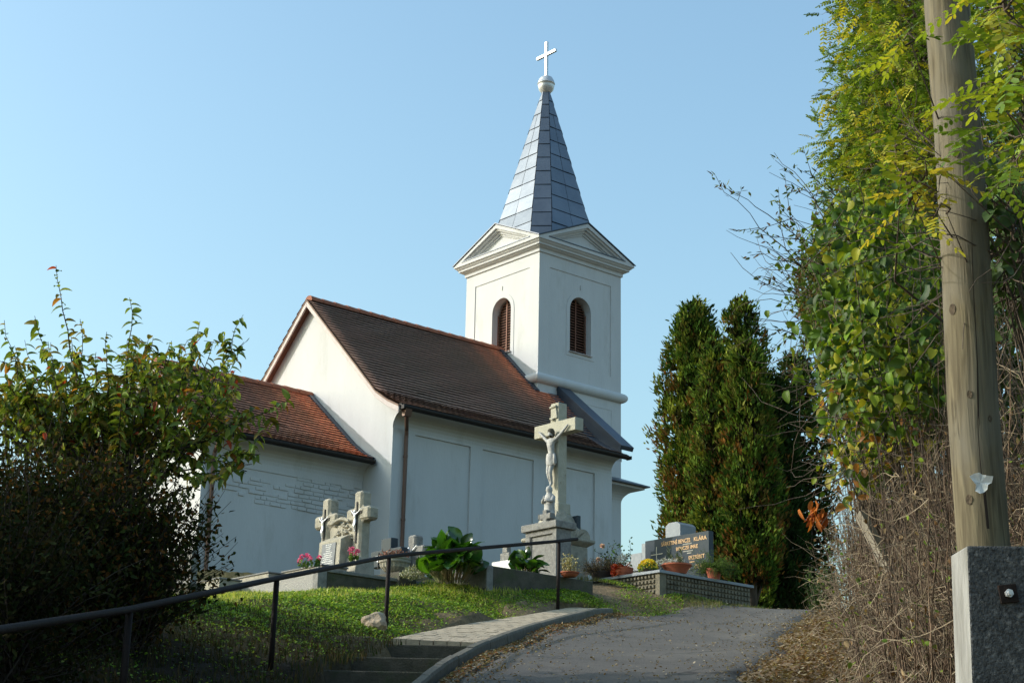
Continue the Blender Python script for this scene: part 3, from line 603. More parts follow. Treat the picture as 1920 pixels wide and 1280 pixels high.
# spire: chamfered square pyramid in folded sheets
def spire_ring(z):
    t = np.clip((z-18.6)/(23.27-18.6), -1, 1); hh = 1.22+(.15-1.22)*t; c = .43+(.125-.43)*t
    if z < 18.75: hh += (18.75-z)*.05; c -= (18.75-z)*.03
    return [(hh-c, -hh), (hh, -(hh-c)), (hh, hh-c), (hh-c, hh), (-(hh-c), hh), (-hh, hh-c), (-hh, -(hh-c)), (-(hh-c), -hh)]
core = MB(); zs_ = [17.6, 18.75, 23.27]
V = [(TC[0]+x*.985, TC[1]+y*.985, z) for z in zs_ for x, y in spire_ring(z)]
core.add(V, [(i*8+k, i*8+(k+1) % 8, (i+1)*8+(k+1) % 8, (i+1)*8+k) for i in range(2) for k in range(8)]+[tuple(range(16, 24))])
spire = cb(core, 'spire', SPIRE_SEAM)
PV, PC = [], []
for k in range(8):
    k2 = (k+1) % 8; wide = k % 2 == 1; rowh = .52; off = [0, .3, .12, .4, .05, .25, .1, .35][k]
    zrows = [17.65]+list(np.arange(18.05+off*rowh, 23.0, rowh))+[23.27]
    for za, zb in zip(zrows[:-1], zrows[1:]):
        A, B = spire_ring(za), spire_ring(zb)
        cols = ((0, .5), (.5, 1)) if (wide and za < 22.3) else ((0, 1),)
        nrm = Vector((A[k][0]+A[k2][0], A[k][1]+A[k2][1], .5)).normalized()
        for c0, c1 in cols:
            g = .007; lp = lambda P, t: (P[k][0]+(P[k2][0]-P[k][0])*t, P[k][1]+(P[k2][1]-P[k][1])*t)
            wA = math.dist(A[k], A[k2]); wB = math.dist(B[k], B[k2])
            q = [(*lp(A, c0+g/wA), za+.008), (*lp(A, c1-g/wA), za+.008), (*lp(B, c1-g/wB), zb-.008), (*lp(B, c0+g/wB), zb-.008)]
            tl = RNG.normal(0, .0022, 4)+np.array([.014, .014, .0, .0])
            PV += [(TC[0]+p[0]+nrm.x*(.004+tl[i]), TC[1]+p[1]+nrm.y*(.004+tl[i]), p[2]-ZB+nrm.z*(.004+tl[i])) for i, p in enumerate(q)]
            PC.append([1+RNG.normal(0, .06)]*3)
PV = np.array(PV); npmesh('sheet_panels', PV, np.arange(len(PV)).reshape(-1, 4), SPIRE, spire, np.array(PC), 4)
m = MB(); m.lathe([(.05, 23.2), (.14, 23.25), (.17, 23.3), (.24, 23.38), (.265, 23.5), (.27, 23.575), (.285, 23.58), (.285, 23.605), (.27, 23.61), (.26, 23.69), (.2, 23.8), (.1, 23.86), (.045, 23.875)], 28, (TC[0], TC[1], 0)); cb(m, 'spire_ball', SILVER, spire, smooth=True)
m = MB(); m.box(TC[0]-.05, TC[0]+.05, TC[1]-.04, TC[1]+.04, 23.8, 25.10); m.box(TC[0]-.46, TC[0]+.46, TC[1]-.041, TC[1]+.041, 24.59, 24.69); cb(m, 'spire_cross', SILVER, spire, bevel=.012)
# flashing where the nave roof meets the tower, raised end gable with dark metal cap, canopy over the door
m = MB(); P = [(BC+q+.06, rz(ROOF, q)+.085) for q in np.linspace(.05, 1.75, 6)]+[(BC+q, rz(ROOF, q)) for q in np.linspace(1.75, .05, 6)]
m.prism(P, -.16, -.0, 'y'); cb(m, 'roof_flashing', DARKMETAL)
m = MB(); qs = np.linspace(1.7, 4.36, 9); up = [float(np.interp(q, [1.7, 4.36], [12.56, 10.34])) for q in qs]
P = [(BC+q, z+.22) for q, z in zip(qs[:-1], up[:-1])]+[(BC+q, z-.30) for q, z in zip(qs[-2::-1], up[-2::-1])]; m.prism(P, .86, 1.14, 'y'); cb(m, 'end_gable_parapet', WHITE)
m = MB(); P = [(BC+q+.06, z+.34) for q, z in zip(qs, up)]+[(BC+q, z+.222) for q, z in zip(qs[::-1], up[::-1])]; m.prism(P, .74, 1.24, 'y')
P = [(BC+q, z+.225) for q, z in zip(qs, up)]+[(BC+q, rz(ROOF, q)+.0) for q in qs[::-1]]; m.prism(P, .76, .80, 'y')
P = [(BC+q, rz(ROOF, q)+.075) for q in qs]+[(BC+q, rz(ROOF, q)+.01) for q in qs[::-1]]; m.prism(P, .42, .76, 'y')
cb(m, 'parapet_cap', DARKMETAL, bevel=.01)
m = MB(); ring(m, [(-.02, 9.70)]+[(.5*(1-math.cos(t)), 9.78+.42*math.sin(t)) for t in np.linspace(0, math.pi/2, 9)]+[(.5, 10.27), (.3, 10.3)]); can = cb(m, 'canopy', WHITE)
m = MB(); ring(m, [(.45, 10.272), (.62, 10.272), (.62, 10.31), (-.02, 10.56)]); cb(m, 'canopy_roof', DARKMETAL, can)

# ================================================================== RAILING
RP = [at(-160, 1208, 7.6), at(0, 1180, 9.2), at(243, 1142, 11.6), at(517, 1084, 15.5), at(700, 1048, 20.0), at(728, 1043, 20.5), at(760, 1039, 21.), at(1047, 1014, 25.4), at(1082, 1010, 25.9)]
rail = empty('handrail', (RP[3].x, RP[3].y, Z(RP[3].x, RP[3].y)), 'brown iron handrail on slim posts climbing beside the steps', 'railing')
ro = Vector(rail.location)
m = MB(); pts = [Vector(p)-ro for p in RP]
m.tube(pts[:2]+[pts[1].lerp(pts[2], .5)]+pts[2:], .027, 10); m.build('top_rail', IRON, rail, smooth=True)
for i in (0, 2, 3, 5, 7):
    p = RP[i]; zb = Z(p.x, p.y)-.2; m = MB(); q = p-ro
    m.tube([(q.x, q.y, zb-ro.z), (q.x+.01*(i % 2), q.y, q.z-.02)], .027, 8); m.build('post', IRON, rail, smooth=True)

# ================================================================== CRUCIFIX FIGURE (carved): one skinned body
def skin_body(name, J, E_, m, parent, sub=1):
    me = bpy.data.meshes.new(name); me.from_pydata([j[0] for j in J], E_, []); o = bpy.data.objects.new(name, me); COL.objects.link(o)
    md = o.modifiers.new('skin', 'SKIN'); md.use_smooth_shade = True
    for v, j in zip(me.skin_vertices[0].data, J): r = j[1]; v.radius = r if isinstance(r, tuple) else (r, r); v.use_root = False
    me.skin_vertices[0].data[0].use_root = True
    if sub: ss = o.modifiers.new('sub', 'SUBSURF'); ss.levels = sub; ss.render_levels = sub
    dg = bpy.context.evaluated_depsgraph_get(); nm = bpy.data.meshes.new_from_object(o.evaluated_get(dg)); o.modifiers.clear(); o.data = nm
    bpy.data.meshes.remove(me); nm.materials.clear(); nm.materials.append(m)
    nm.polygons.foreach_set('use_smooth', [True]*len(nm.polygons)); nm.name = name
    if parent: o.parent = parent
    return o
def corpus(parent, loc, sc_, m, cloth=True):
    """crucified figure, unit height about 1 from toes to crown; front is local -y"""
    J = [((0, -.06, .50), (.062, .05)), ((0, -.06, .58), (.055, .045)), ((0, -.075, .68), (.072, .055)), ((0, -.07, .775), (.07, .05)), ((.005, -.075, .83), .030), ((.018, -.105, .885), (.044, .05)), ((.022, -.115, .94), (.046, .052)), ((.02, -.105, .975), .03),
         ((-.10, -.06, .80), .034), ((-.21, -.045, .885), .026), ((-.325, -.03, .985), .018), ((-.365, -.03, 1.015), .016), ((.10, -.06, .80), .034), ((.21, -.045, .885), .026), ((.325, -.03, .985), .018), ((.365, -.03, 1.015), .016),
         ((-.04, -.06, .455), .05), ((-.035, -.105, .26), .036), ((-.012, -.05, .07), .023), ((-.008, -.085, .015), .02), ((.04, -.06, .455), .05), ((.03, -.115, .265), .036), ((.012, -.06, .075), .023), ((.008, -.10, .02), .02)]
    E_ = [(0, 1), (1, 2), (2, 3), (3, 4), (4, 5), (5, 6), (6, 7), (3, 8), (8, 9), (9, 10), (10, 11), (3, 12), (12, 13), (13, 14), (14, 15), (0, 16), (16, 17), (17, 18), (18, 19), (0, 20), (20, 21), (21, 22), (22, 23)]
    o = skin_body('figure', J, E_, m, parent); o.location = loc; o.scale = (sc_,)*3
    if cloth:
        c = MB(); n = 18; V = []
        for i, (z, rx, ry) in enumerate(((.57, .072, .062), (.53, .082, .072), (.47, .098, .075), (.41, .10, .078), (.385, .096, .076))):
            for k in range(n): a = 2*math.pi*k/n; w_ = 1+.06*math.sin(a*5+i*1.2); V.append((rx*w_*math.cos(a), -.065+ry*w_*math.sin(a), z+.02*math.sin(a*2+.6)))
        c.add(V, [(i*n+k, i*n+(k+1) % n, (i+1)*n+(k+1) % n, (i+1)*n+k) for i in range(4) for k in range(n)])
        c.tube([(.09, -.09, .55), (.115, -.10, .50), (.11, -.095, .42), (.12, -.09, .36)], [.015, .026, .024, .012], 6)
        l = c.build('loincloth', m, o, smooth=True)
        c = MB(); c.lathe([(.05, .90), (.057, .93), (.056, .96), (.04, .985), (.01, .995)], 12, (.022, -.098, 0)); c.tube([(.06, -.08, .95), (.062, -.07, .88), (.05, -.08, .84)], [.022, .022, .012], 6); c.tube([(-.02, -.08, .95), (-.024, -.07, .88), (-.015, -.08, .84)], [.022, .022, .012], 6)
        c.build('hair', CONC_DARK if m == FIGURE else m, o, smooth=True)  # dark hair puts the shadow on the head into its colour
    return o
def cross_prism(mb, w_, arm, hgt, az, ah, y0, y1, x=0., z0=0.):
    a = w_/2; P = [(x-a, z0), (x+a, z0), (x+a, z0+az), (x+arm, z0+az), (x+arm, z0+az+ah), (x+a, z0+az+ah), (x+a, z0+hgt), (x-a, z0+hgt), (x-a, z0+az+ah), (x-arm, z0+az+ah), (x-arm, z0+az), (x-a, z0+az)]
    mb.prism(P, y0, y1, 'y')
def small_crucifix(parent, x, y, z, s):
    """metal crucifix fixed to a stone cross"""
    m = MB(); m.box(x-.018*s, x+.018*s, y-.016, y, z-.62*s, z+.22*s); m.box(x-.16*s, x+.16*s, y-.015, y, z-.03*s, z+.02*s)
    o = m.build('metal_crucifix', BROWNMETAL, parent); f = corpus(o, (x, y-.012, z-.40*s), .46*s, SILVER, False); return o

# ---- large stone crucifix beside the nave
g = grave('wayside_crucifix', 'tall cream stone crucifix with carved white figure beside the nave wall', 'crucifix', 1045, 1078, 29.5)
# local x=0 at the front right corner of the post, y=0 its front face
m = MB(); m.frus((-.52, .18, -.28, .62), (-.50, .16, -.26, .60), -.35, .56); m.build('pedestal', STONE, g, bevel=.02)
m = MB(); m.frus((-.50, .16, -.26, .60), (-.60, .26, -.36, .70), .561, .63); m.box(-.60, .26, -.36, .70, .631, .69); m.build('pedestal_cornice', STONE, g, bevel=.015)
m = MB(); rs = random.Random(3); V = []; n = 16; lv = 6
for i in range(lv+1):
    t = i/lv; 
    for k in range(n):
        a = 2*math.pi*k/n; cx_, cy_ = -.17+.05*t, .15-.05*t; rx, ry = .38*(1-t)+.16*t, .48*(1-t)+.15*t; q = 1/max(abs(math.cos(a)), abs(math.sin(a)))**.6
        V.append((cx_+rx*q*math.cos(a)*(1+rs.uniform(-.07, .07)), cy_+ry*q*math.sin(a)*(1+rs.uniform(-.07, .07)), .68+.52*t**.75+rs.uniform(-.025, .025)*(0 < i < lv)))
m.add(V, [(i*n+k, i*n+(k+1) % n, (i+1)*n+(k+1) % n, (i+1)*n+k) for i in range(lv) for k in range(n)]+[tuple(range(lv*n, lv*n+n))]); m.build('rockery_base', STONE, g)
m = MB(); sp = [(.17*math.cos(a)*(1-.12*a/5), .17*math.sin(a)*(1-.12*a/5)) for a in np.linspace(-.3, math.pi+.2, 14)]
m.prism([(.42+p[0], .70+p[1]) for p in sp]+[(.24, .69), (.58, .69)], .10, .24, 'x'); m.build('corner_scroll', STONE, g, bevel=.02)
m = MB(); m.box(-.02, .16, .34, .42, .80, 1.12); m.build('dark_tablet', GRANITE, g, bevel=.008)
m = MB(); m.box(-.30, .05, -.04, .27, 1.12, 1.33); m.build('cross_foot', STONE_CROSS, g, bevel=.02)
m = MB(); P = [(-.25, 1.33), (0, 1.33), (-.005, 2.62), (.44, 2.62), (.44, 2.86), (-.008, 2.86), (-.01, 3.22), (-.23, 3.22), (-.232, 2.86), (-.68, 2.86), (-.68, 2.62), (-.235, 2.62)]
m.prism(P, 0., .21, 'y'); m.build('stone_cross', STONE_CROSS, g, bevel=.012)
corpus(g, (-.12, 0, 1.60), 1.12, FIGURE)
m = MB(); V = [(-.20+.02*math.sin(z*9), z) for z in np.linspace(2.92, 3.14, 7)]; V2 = [(-.05+.02*math.sin(z*9+.5), z) for z in np.linspace(3.14, 2.92, 7)]
m.prism(V+V2, -.03, .002, 'y'); m.tube([(-.215, -.03, 3.135), (-.04, -.03, 3.145)], .026, 8); m.tube([(-.21, -.03, 2.93), (-.12, -.035, 2.90)], .022, 8); m.build('title_scroll', STONE_CROSS, g, smooth=False, bevel=.006)
# statue of a robed woman at its foot
gs = grave('statue', 'small grey stone statue of a robed woman praying at the foot of the crucifix', 'statue', 1030, 975, 28.75); gs.scale = (1.2, 1.2, 1.12)
m = MB(); n = 18; V = []
prof = [(0, .105, .085), (.03, .11, .09), (.10, .092, .075), (.22, .085, .07), (.30, .092, .075), (.37, .095, .07), (.41, .07, .055), (.43, .04, .038), (.455, .045, .046), (.49, .05, .052), (.525, .043, .046), (.55, .018, .02)]
for i, (z, rx, ry) in enumerate(prof):
    for k in range(n): a = 2*math.pi*k/n; fl = 1+(.07*math.sin(a*6+i*.5) if z < .3 else .02*math.sin(a*4)); V.append((rx*fl*math.cos(a), ry*fl*math.sin(a)-.01*(z > .42), z))
m.add(V, [(i*n+k, i*n+(k+1) % n, (i+1)*n+(k+1) % n, (i+1)*n+k) for i in range(len(prof)-1) for k in range(n)]+[tuple(range(n)), tuple(range((len(prof)-1)*n, len(prof)*n))])
m.build('robed_body', FIGURE, gs, smooth=True)
m = MB()
for sg in (1, -1): m.tube([(sg*.085, 0, .37), (sg*.10, -.045, .29), (sg*.05, -.095, .295), (sg*.008, -.115, .335)], [.03, .028, .022, .014], 8)
m.tube([(0, -.115, .33), (0, -.118, .375)], [.016, .008], 8); m.build('praying_arms', FIGURE, gs, smooth=True)
# grey headstone with a small cross in front of it
g = grave('headstone', 'tall grey pillar headstone with recessed panel and small notched cross on top', 'headstone', 1045, 1082, 28)
m = MB(); m.box(-.80, 0, 0, .32, -.3, .86); m.build('pillar', CONC, g, bevel=.012)
m = MB()
for x0, x1, z0, z1 in ((-.80, -.685, -.3, .86), (-.10, 0, -.3, .86), (-.685, -.10, .77, .86)): m.box(x0, x1, -.035, 0, z0, z1)
for x0, x1, z0, z1 in ((-.685, -.665, -.3, .77), (-.12, -.10, -.3, .77)): m.box(x0, x1, -.018, 0, z0, z1)
m.build('panel_frame', CONC, g, bevel=.006)
m = MB(); m.box(-.86, .05, -.09, .40, .861, .985); m.build('cap', CONC, g, bevel=.012)
m = MB(); cross_prism(m, .10, .15, .26, .10, .095, .10, .20, -.46, .985); m.box(-.62, -.595, .09, .21, 1.085, 1.18); m.box(-.325, -.30, .09, .21, 1.085, 1.18); m.build('small_cross', CONC, g, bevel=.008)
# double cross tombstone
g = grave('double_cross_tombstone', 'sandstone tombstone with twin crosses, metal crucifixes and a grey plaque', 'tombstone', 668, 1069, 27); g.scale = (1.13, 1.1, 1.06)
for x in (-.10, -.93):
    m = MB(); cross_prism(m, .20, .29, 1.28, .80, .215, .04, .24, x, 0); cr = m.build('stone_cross', STONE, g, bevel=.035, seg=1)
    small_crucifix(cr, x, .04, .93, .78)
m = MB(); m.box(-.87, -.16, .08, .20, -.1, .80); V = []; rs = random.Random(4)
for i in range(40):
    x = -.52+rs.gauss(0, .16); z = .62+rs.gauss(0, .12)
    if abs(x+.52) < .33 and .42 < z < .86: m.lathe([(.01, 0), (.035+.02*rs.random(), .015), (.03, .045), (.008, .06)], 7, (x, .075, z))
for i in range(16): t = i/15; m.lathe([(.012, 0), (.04, .02), (.03, .055), (.005, .07)], 7, (-.72+.4*t, .05, .80+.05*math.sin(t*math.pi)))
m.build('carved_panel', STONE, g)
m = MB(); m.prism([(0.10, -.1), (-.16, -.1), (-.13, .52), (.02, .60), (.10, .60)], -.80, -.24, 'x'); tb = m.build('sloping_tablet', STONE, g, bevel=.012)
m = MB(); m.prism([(-.152, .09), (-.130, .47), (-.145, .47), (-.167, .09)], -.70, -.35, 'x'); pq = m.build('grey_plaque', SLATE, tb)
m = MB(); rs = random.Random(8)
for i in range(10):
    z = .44-.033*i; hw_ = .05+.09*rs.random() if i < 8 else .14; y = -.167+(z-.09)*.0579-.003; x = -.525-hw_
    while x < -.525+hw_: l_ = rs.uniform(.008, .03); m.box(x, min(x+l_, -.525+hw_), y, y+.004, z, z+.014); x += l_+.007
m.build('worn_lettering', WHITEPAINT, pq)
m = MB(); m.frus((-1.28, -.80, -.08, .30), (-1.20, -.80, -.02, .30), -.1, .20); m.frus((-.24, .06, -.08, .30), (-.24, .03, -.02, .30), -.1, .22); m.build('plinth', STONE, g, bevel=.015)
# grave kerbs on the left
g = grave('grave_kerb', 'long pebbledash grave border with smooth coping at the top of the grassy bank', 'grave border', 597, 1094, 25.2)
m = MB(); m.box(-3.6, -.0, 0, .12, -.5, .20); m.build('front_wall', PEBBLE, g); m = MB(); m.box(-.13, -.005, .121, 2.3, -.5, .20); m.build('side_wall', CONC_DARK, g)
m = MB(); m.box(-3.62, -.125, -.02, .14, .201, .25); m.box(-.12, .02, -.03, .14, -.5, .262); m.box(-.15, .02, .145, 2.32, .201, .255); m.build('coping', CONC, g, bevel=.008)
m = MB(); m.box(-3.5, -.14, .13, 2.2, -.4, .17); m.build('grave_earth', SOIL, g)
for (px, py, w_, t_, lb) in ((411, 1096, .95, .4, 'low weathered grave slab farthest left behind the pebbledash border'), (503, 1085, 1.12, .45, 'yellowish middle grave slab behind the pebbledash border'), (603, 1071, 1.15, .5, 'raised grave slab just left of the twin cross tombstone')):
    g = grave('grave_slab', lb, 'grave slab', px, py, 26.6, 'grave slabs behind the pebbledash border')
    m = MB(); m.box(-w_, 0, 0, t_, -.5, .10); m.build('slab_body', STONE, g, bevel=.01); m = MB(); m.box(-w_-.02, .02, -.02, t_+.02, .101, .125); m.build('slab_edge', CONC, g, bevel=.006)
# stone urn
g = grave('stone_urn', 'fluted stone flower bowl with withered plants on a low block', 'planter', 729, 1090, 26.4)
m = MB(); m.box(-.30, .34, -.05, .3, -.3, .13); m.build('block', CONC_DARK, g, bevel=.01)
m = MB(); m.lathe([(.10, .13), (.12, .15), (.16, .175), (.215, .23), (.24, .30)], 64, (0, .1, 0), flute=.035, fl_n=20); m.build('bowl', STONE, g)
m = MB(); m.lathe([(.235, .30), (.255, .305), (.262, .33), (.25, .345), (.265, .36), (.27, .385), (.24, .39), (.22, .35)], 40, (0, .1, 0)); m.build('bowl_rim', STONE, g, smooth=False)
P0 = np.array([0, .1, .37]); n = 420; th_ = rnd(n, 0, 6.28); r_ = .24*np.sqrt(rnd(n, 0, 1)); pos = np.c_[r_*np.cos(th_), .1+r_*np.sin(th_), .37+rnd(n, 0, .12)]
leaves('withered_plant', pos, rdir(n, .6), rdir(n), rnd(n, .03, .06), rnd(n, .012, .025), pal(n, [(.20, .09, .075), (.13, .06, .05), (.26, .15, .12)]), LEAF_DULL, g)
# two cross headstones by the downpipe
g = grave('cross_headstone', 'dark polished granite cross headstone behind the stone urn', 'headstone', 746, 1098, 29)
m = MB(); cross_prism(m, .30, .45, 1.0, .50, .30, 0, .16, -.40, -.1); m.build('granite_cross', GRANITE, g, bevel=.015); small_crucifix(g, -.60, 0, .58, .35)
g = grave('cross_headstone', 'rough grey stone cross headstone with pale figure, left of the big leaved plant', 'headstone', 781, 1098, 29)
m = MB(); cross_prism(m, .22, .36, .98, .52, .25, 0, .20, -.20, -.05); m.build('stone_cross', CONC, g, bevel=.03, seg=1)
corpus(g, (-.20, 0, .22), .50, SILVER, False)
# concrete grave box with big-leaved plant, white stone behind
g = grave('grave_kerb', 'rough mossy concrete grave box behind the middle of the handrail', 'grave border', 912, 1099, 25.6)
m = MB(); m.box(-1.0, 0, 0, .14, -.4, .345); m.build('front_wall', CONC, g, bevel=.015); m = MB(); m.box(-.15, -.003, .141, 2.3, -.4, .34); m.build('side_wall', CONC_DARK, g, bevel=.012)
m = MB(); m.box(-1.0, -.15, .14, 2.2, -.4, .30); m.build('grave_earth', SOIL, g)
m = MB(); m.box(-1.5, -1.02, -.1, .25, -.4, .16); m.build('end_block', CONC, g, bevel=.02)
g = grave('headstone', 'small white marble headstone with stubby cross seen over the handrail', 'headstone', 960, 1078, 31)
m = MB(); m.box(-.60, 0, 0, .1, -.6, .31); m.build('white_slab', WHITEPAINT, g, bevel=.008); m = MB(); m.box(-.38, -.12, .02, .12, .311, .46); m.box(-.32, -.18, .02, .12, .46, .62); m.build('stub_cross', CONC, g, bevel=.01)
m = MB(); m.box(.05, .3, .05, .2, -.6, .33); m.build('side_stone', STONE, g, bevel=.02)
# right-hand grave with patterned wall and dark headstone
g = grave('grave_kerb', 'tall grave border of square knobbed blocks under a dark ledge, right of the handrail', 'grave border', 1237, 1112, 27.5)
Wg, Lg, Hg = 2.0, 2.3, .345
m = MB(); m.box(-Wg, -.10, .02, .16, -.4, Hg); m.box(-.16, -.02, .16, Lg, -.4, Hg); m.box(-.10, 0, 0, .16, -.4, Hg)
def knob(face):
    k = .085
    if face == 'f':
        for i in range(int((Wg-.1)/k)):
            for j in range(5):
                x = -.10-(i+1)*k; z = -.08+j*k; m.add([(x+.014, .02, z+.014), (x+k-.014, .02, z+.014), (x+k-.014, .02, z+k-.014), (x+.014, .02, z+k-.014), (x+.022, -.02, z+.022), (x+k-.022, -.02, z+.022), (x+k-.022, -.02, z+k-.022), (x+.022, -.02, z+k-.022)], [(4, 5, 6, 7), (0, 1, 5, 4), (1, 2, 6, 5), (2, 3, 7, 6), (3, 0, 4, 7)])
    else:
        for i in range(int((Lg-.16)/k)):
            for j in range(5):
                y = .16+i*k; z = -.08+j*k; m.add([(-.02, y+.012, z+.012), (-.02, y+k-.012, z+.012), (-.02, y+k-.012, z+k-.012), (-.02, y+.012, z+k-.012), (.012, y+.018, z+.018), (.012, y+k-.018, z+.018), (.012, y+k-.018, z+k-.018), (.012, y+.018, z+k-.018)], [(4, 5, 6, 7), (0, 1, 5, 4), (1, 2, 6, 5), (2, 3, 7, 6), (3, 0, 4, 7)])
knob('f'); knob('s'); m.build('knobbed_wall', mat('knobbed_block_concrete', (.20, .175, .125), (.13, .115, .085), 9, .95, .5, 40, c3=(.07, .065, .045), s3=4, t3=(.52, .72)), g)
m = MB(); m.box(-Wg-.3, -.16, -.04, .22, Hg+.002, Hg+.05); m.box(-.16, .04, -.04, Lg+.05, Hg+.002, Hg+.05); m.build('ledge', GREYST, g, bevel=.006)
m = MB(); m.box(-Wg, -.17, .2, Lg-.1, -.3, Hg-.02); m.build('grave_earth', SOIL, g)
g = grave('headstone', 'wide dark granite headstone with gilt names standing on the knobbed grave', 'headstone', 1330, 1067, 28.75)
m = MB(); m.box(-1.57, 0, 0, .12, -.15, .69); slab = m.build('granite_slab', GRANITE, g, bevel=.006)
m = MB(); m.box(-1.60, .02, -.02, .14, -.5, -.151); m.build('base', GREYST, g, bevel=.006)
m = MB(); m.box(-1.285, -1.27, -.006, 0.0, .08, .55); m.box(-1.42, -1.13, -.0065, 0.0, .405, .42); m.build('gilt_cross', PALE_LETTER, slab)
def lettering(txt, x1, z, size, m_, parent, squeeze=1., right=True):
    cu = bpy.data.curves.new('lettering', 'FONT'); cu.body = txt; cu.size = size; cu.extrude = .003; cu.align_x = 'RIGHT' if right else 'CENTER'; cu.space_character = 1.02; cu.offset = .002
    o = bpy.data.objects.new('lettering', cu); COL.objects.link(o); dg = bpy.context.evaluated_depsgraph_get(); me = bpy.data.meshes.new_from_object(o.evaluated_get(dg))
    bpy.data.objects.remove(o); me.materials.clear(); me.materials.append(m_); o = bpy.data.objects.new('lettering', me); COL.objects.link(o); o.parent = parent
    o.rotation_euler = (math.pi/2, 0, 0); o.location = (x1, -.004, z); o.scale = (squeeze, 1, 1); return o
lettering('KLÁRA', -.05, .545, .10, GOLD, slab, .98); lettering('SÁRKETINÉ BENCZE', -.44, .545, .10, GOLD, slab, .78)
lettering('BENCZE IMRE', -.26, .42, .09, GOLD, slab, .95)
lettering('ERZSÉBET', -.10, .225, .095, GOLD, slab, .92); lettering('MOLNÁR', -.62, .225, .095, GOLD, slab, .85)
lettering('CSABA', -.05, .055, .095, GOLD, slab, 1.); lettering('S', -.45, .055, .095, GOLD, slab, 1.)
m = MB()
for x, z, l_ in ((-.62, .505, .2), (-.62, .375, .24), (-.52, .335, .1)):
    q = x
    while q < x+l_: m.box(q, q+.018, -.005, 0, z, z+.022); q += .027
m.build('worn_dates', PALE_LETTER, slab); m = MB()
for q in (-.46, -.43, -.40, -.37): m.box(q, q+.02, -.005, 0, .165, .192)
m.build('gilt_dates', GOLD, slab)
# stepped grey tomb behind
g = grave('stepped_tomb', 'blue grey stepped tomb with a square pillar behind the dark headstone', 'tomb', 1262, 1075, 31)
m = MB()
for x0, x1, z in ((-1.30, -1.14, .36), (-1.14, -.83, .50), (-.83, -.1, .67)): m.box(x0, x1, 0, .34, .16, z)
m.build('stepped_wall', GREYST, g, bevel=.006); m = MB(); m.box(-1.2, -.25, .04, .32, -.6, .159); m.build('plinth', GREYST, g); m = MB(); m.prism([(-.36, -.6), (.03, -.6), (.03, .97), (-.06, 1.03), (-.27, 1.03), (-.36, .97)], .18, .62, 'y'); m.build('pillar', GREYST, g, bevel=.008)
# loose rock at the foot of the bank
bm = bmesh.new(); bmesh.ops.create_icosphere(bm, subdivisions=3, radius=.17)
for v in bm.verts:
    q = v.co.normalized(); v.co *= 1+.16*math.sin(q.x*4+1)+.12*math.sin(q.y*5+q.z*3)+.05*math.sin(q.z*11+q.x*7); v.co.z *= .72
me = bpy.data.meshes.new('rock'); bm.to_mesh(me); bm.free(); me.materials.append(ROCK); rk = bpy.data.objects.new('rock', me); COL.objects.link(rk); p = at(703, 1172, 20.2); rk.location = (p.x, p.y, max(Z(p.x, p.y)+.06, p.z+.03)); rk.rotation_euler = (.2, .1, .5)
tag(rk, 'tan boulder lying against the foot of a handrail post', 'rock')

# ================================================================== PLANTS: helpers
UP = np.array([0, 0, 1.])
def npt(px, py, d): return np.array(at(px, py, d))
def inpoly(poly, n):
    poly = np.array(poly, float); lo, hi = poly.min(0), poly.max(0); out = []
    while len(out) < n:
        q = RNG.uniform(lo, hi, (n*2, 2)); c = np.zeros(len(q), bool); j = len(poly)-1
        for i in range(len(poly)):
            a, b = poly[i], poly[j]; hit = ((a[1] > q[:, 1]) != (b[1] > q[:, 1])) & (q[:, 0] < (b[0]-a[0])*(q[:, 1]-a[1])/(b[1]-a[1]+1e-9)+a[0]); c ^= hit; j = i
        out += list(q[c])
    return np.array(out[:n])
def spots(poly, n, d0, d1):        # points of a crown: outline seen from the lane, real depth between d0 and d1
    q = inpoly(poly, n); d = rnd(n, d0, d1); return np.array([at(a, b, c) for (a, b), c in zip(q, d)])
def compound(pos, dirs, k, rl, ln, wd, cs, jit=.16, droop=.25):
    """pinnate leaves: k pairs of leaflets along a drooping stalk; returns arrays for leaves() and stalk lines"""
    N = len(pos); d = unit(dirs); s = unit(np.cross(d, UP)+1e-6); nn = np.cross(s, d); rl = rnd(N, rl*.7, rl*1.2)
    P, D, Nn, Ln, Cc = [], [], [], [], []; lines = []
    for t in np.linspace(0, 1, 5): lines.append(pos+d*(rl*t)[:, None]-UP*(rl*droop*t*t)[:, None])
    base = pal(N, cs, jit)
    for i in range(k):
        t = .22+.74*i/(k-1); c = pos+d*(rl*t)[:, None]-UP*(rl*droop*t*t)[:, None]
        for sg in (1, -1):
            P.append(c); D.append(s*sg+d*.45-UP*rnd(N, 0, .35)[:, None]); Nn.append(nn+rdir(N)*.35); Ln.append(ln*rnd(N, .75, 1.1)*(1-.25*abs(t-.5))); Cc.append(base*(1+RNG.normal(0, .08, (N, 1))))
    P.append(pos+d*rl[:, None]-UP*(rl*droop)[:, None]); D.append(d-UP*droop); Nn.append(nn); Ln.append(np.full(N, ln)); Cc.append(base)
    ln_ = np.concatenate(Ln); return np.concatenate(P), np.concatenate(D), np.concatenate(Nn), ln_, ln_*wd, np.clip(np.concatenate(Cc), .003, 1), np.stack(lines, 1)
def walk(p0, d0, K, step, wig, grav=0.):
    """N random polylines of K points"""
    N = len(p0); d = unit(d0); p = p0.copy(); out = [p.copy()]; step = np.broadcast_to(step, (N,))[:, None]
    for i in range(K-1): d = unit(d+RNG.normal(0, wig, (N, 3))+np.array([0, 0, grav])); p = p+d*step; out.append(p.copy())
    return np.stack(out, 1)
def taper(N, K, r0, r1): return (np.linspace(1, 0, K)[None, :]*(np.broadcast_to(r0, (N,))-r1)[:, None]+r1)
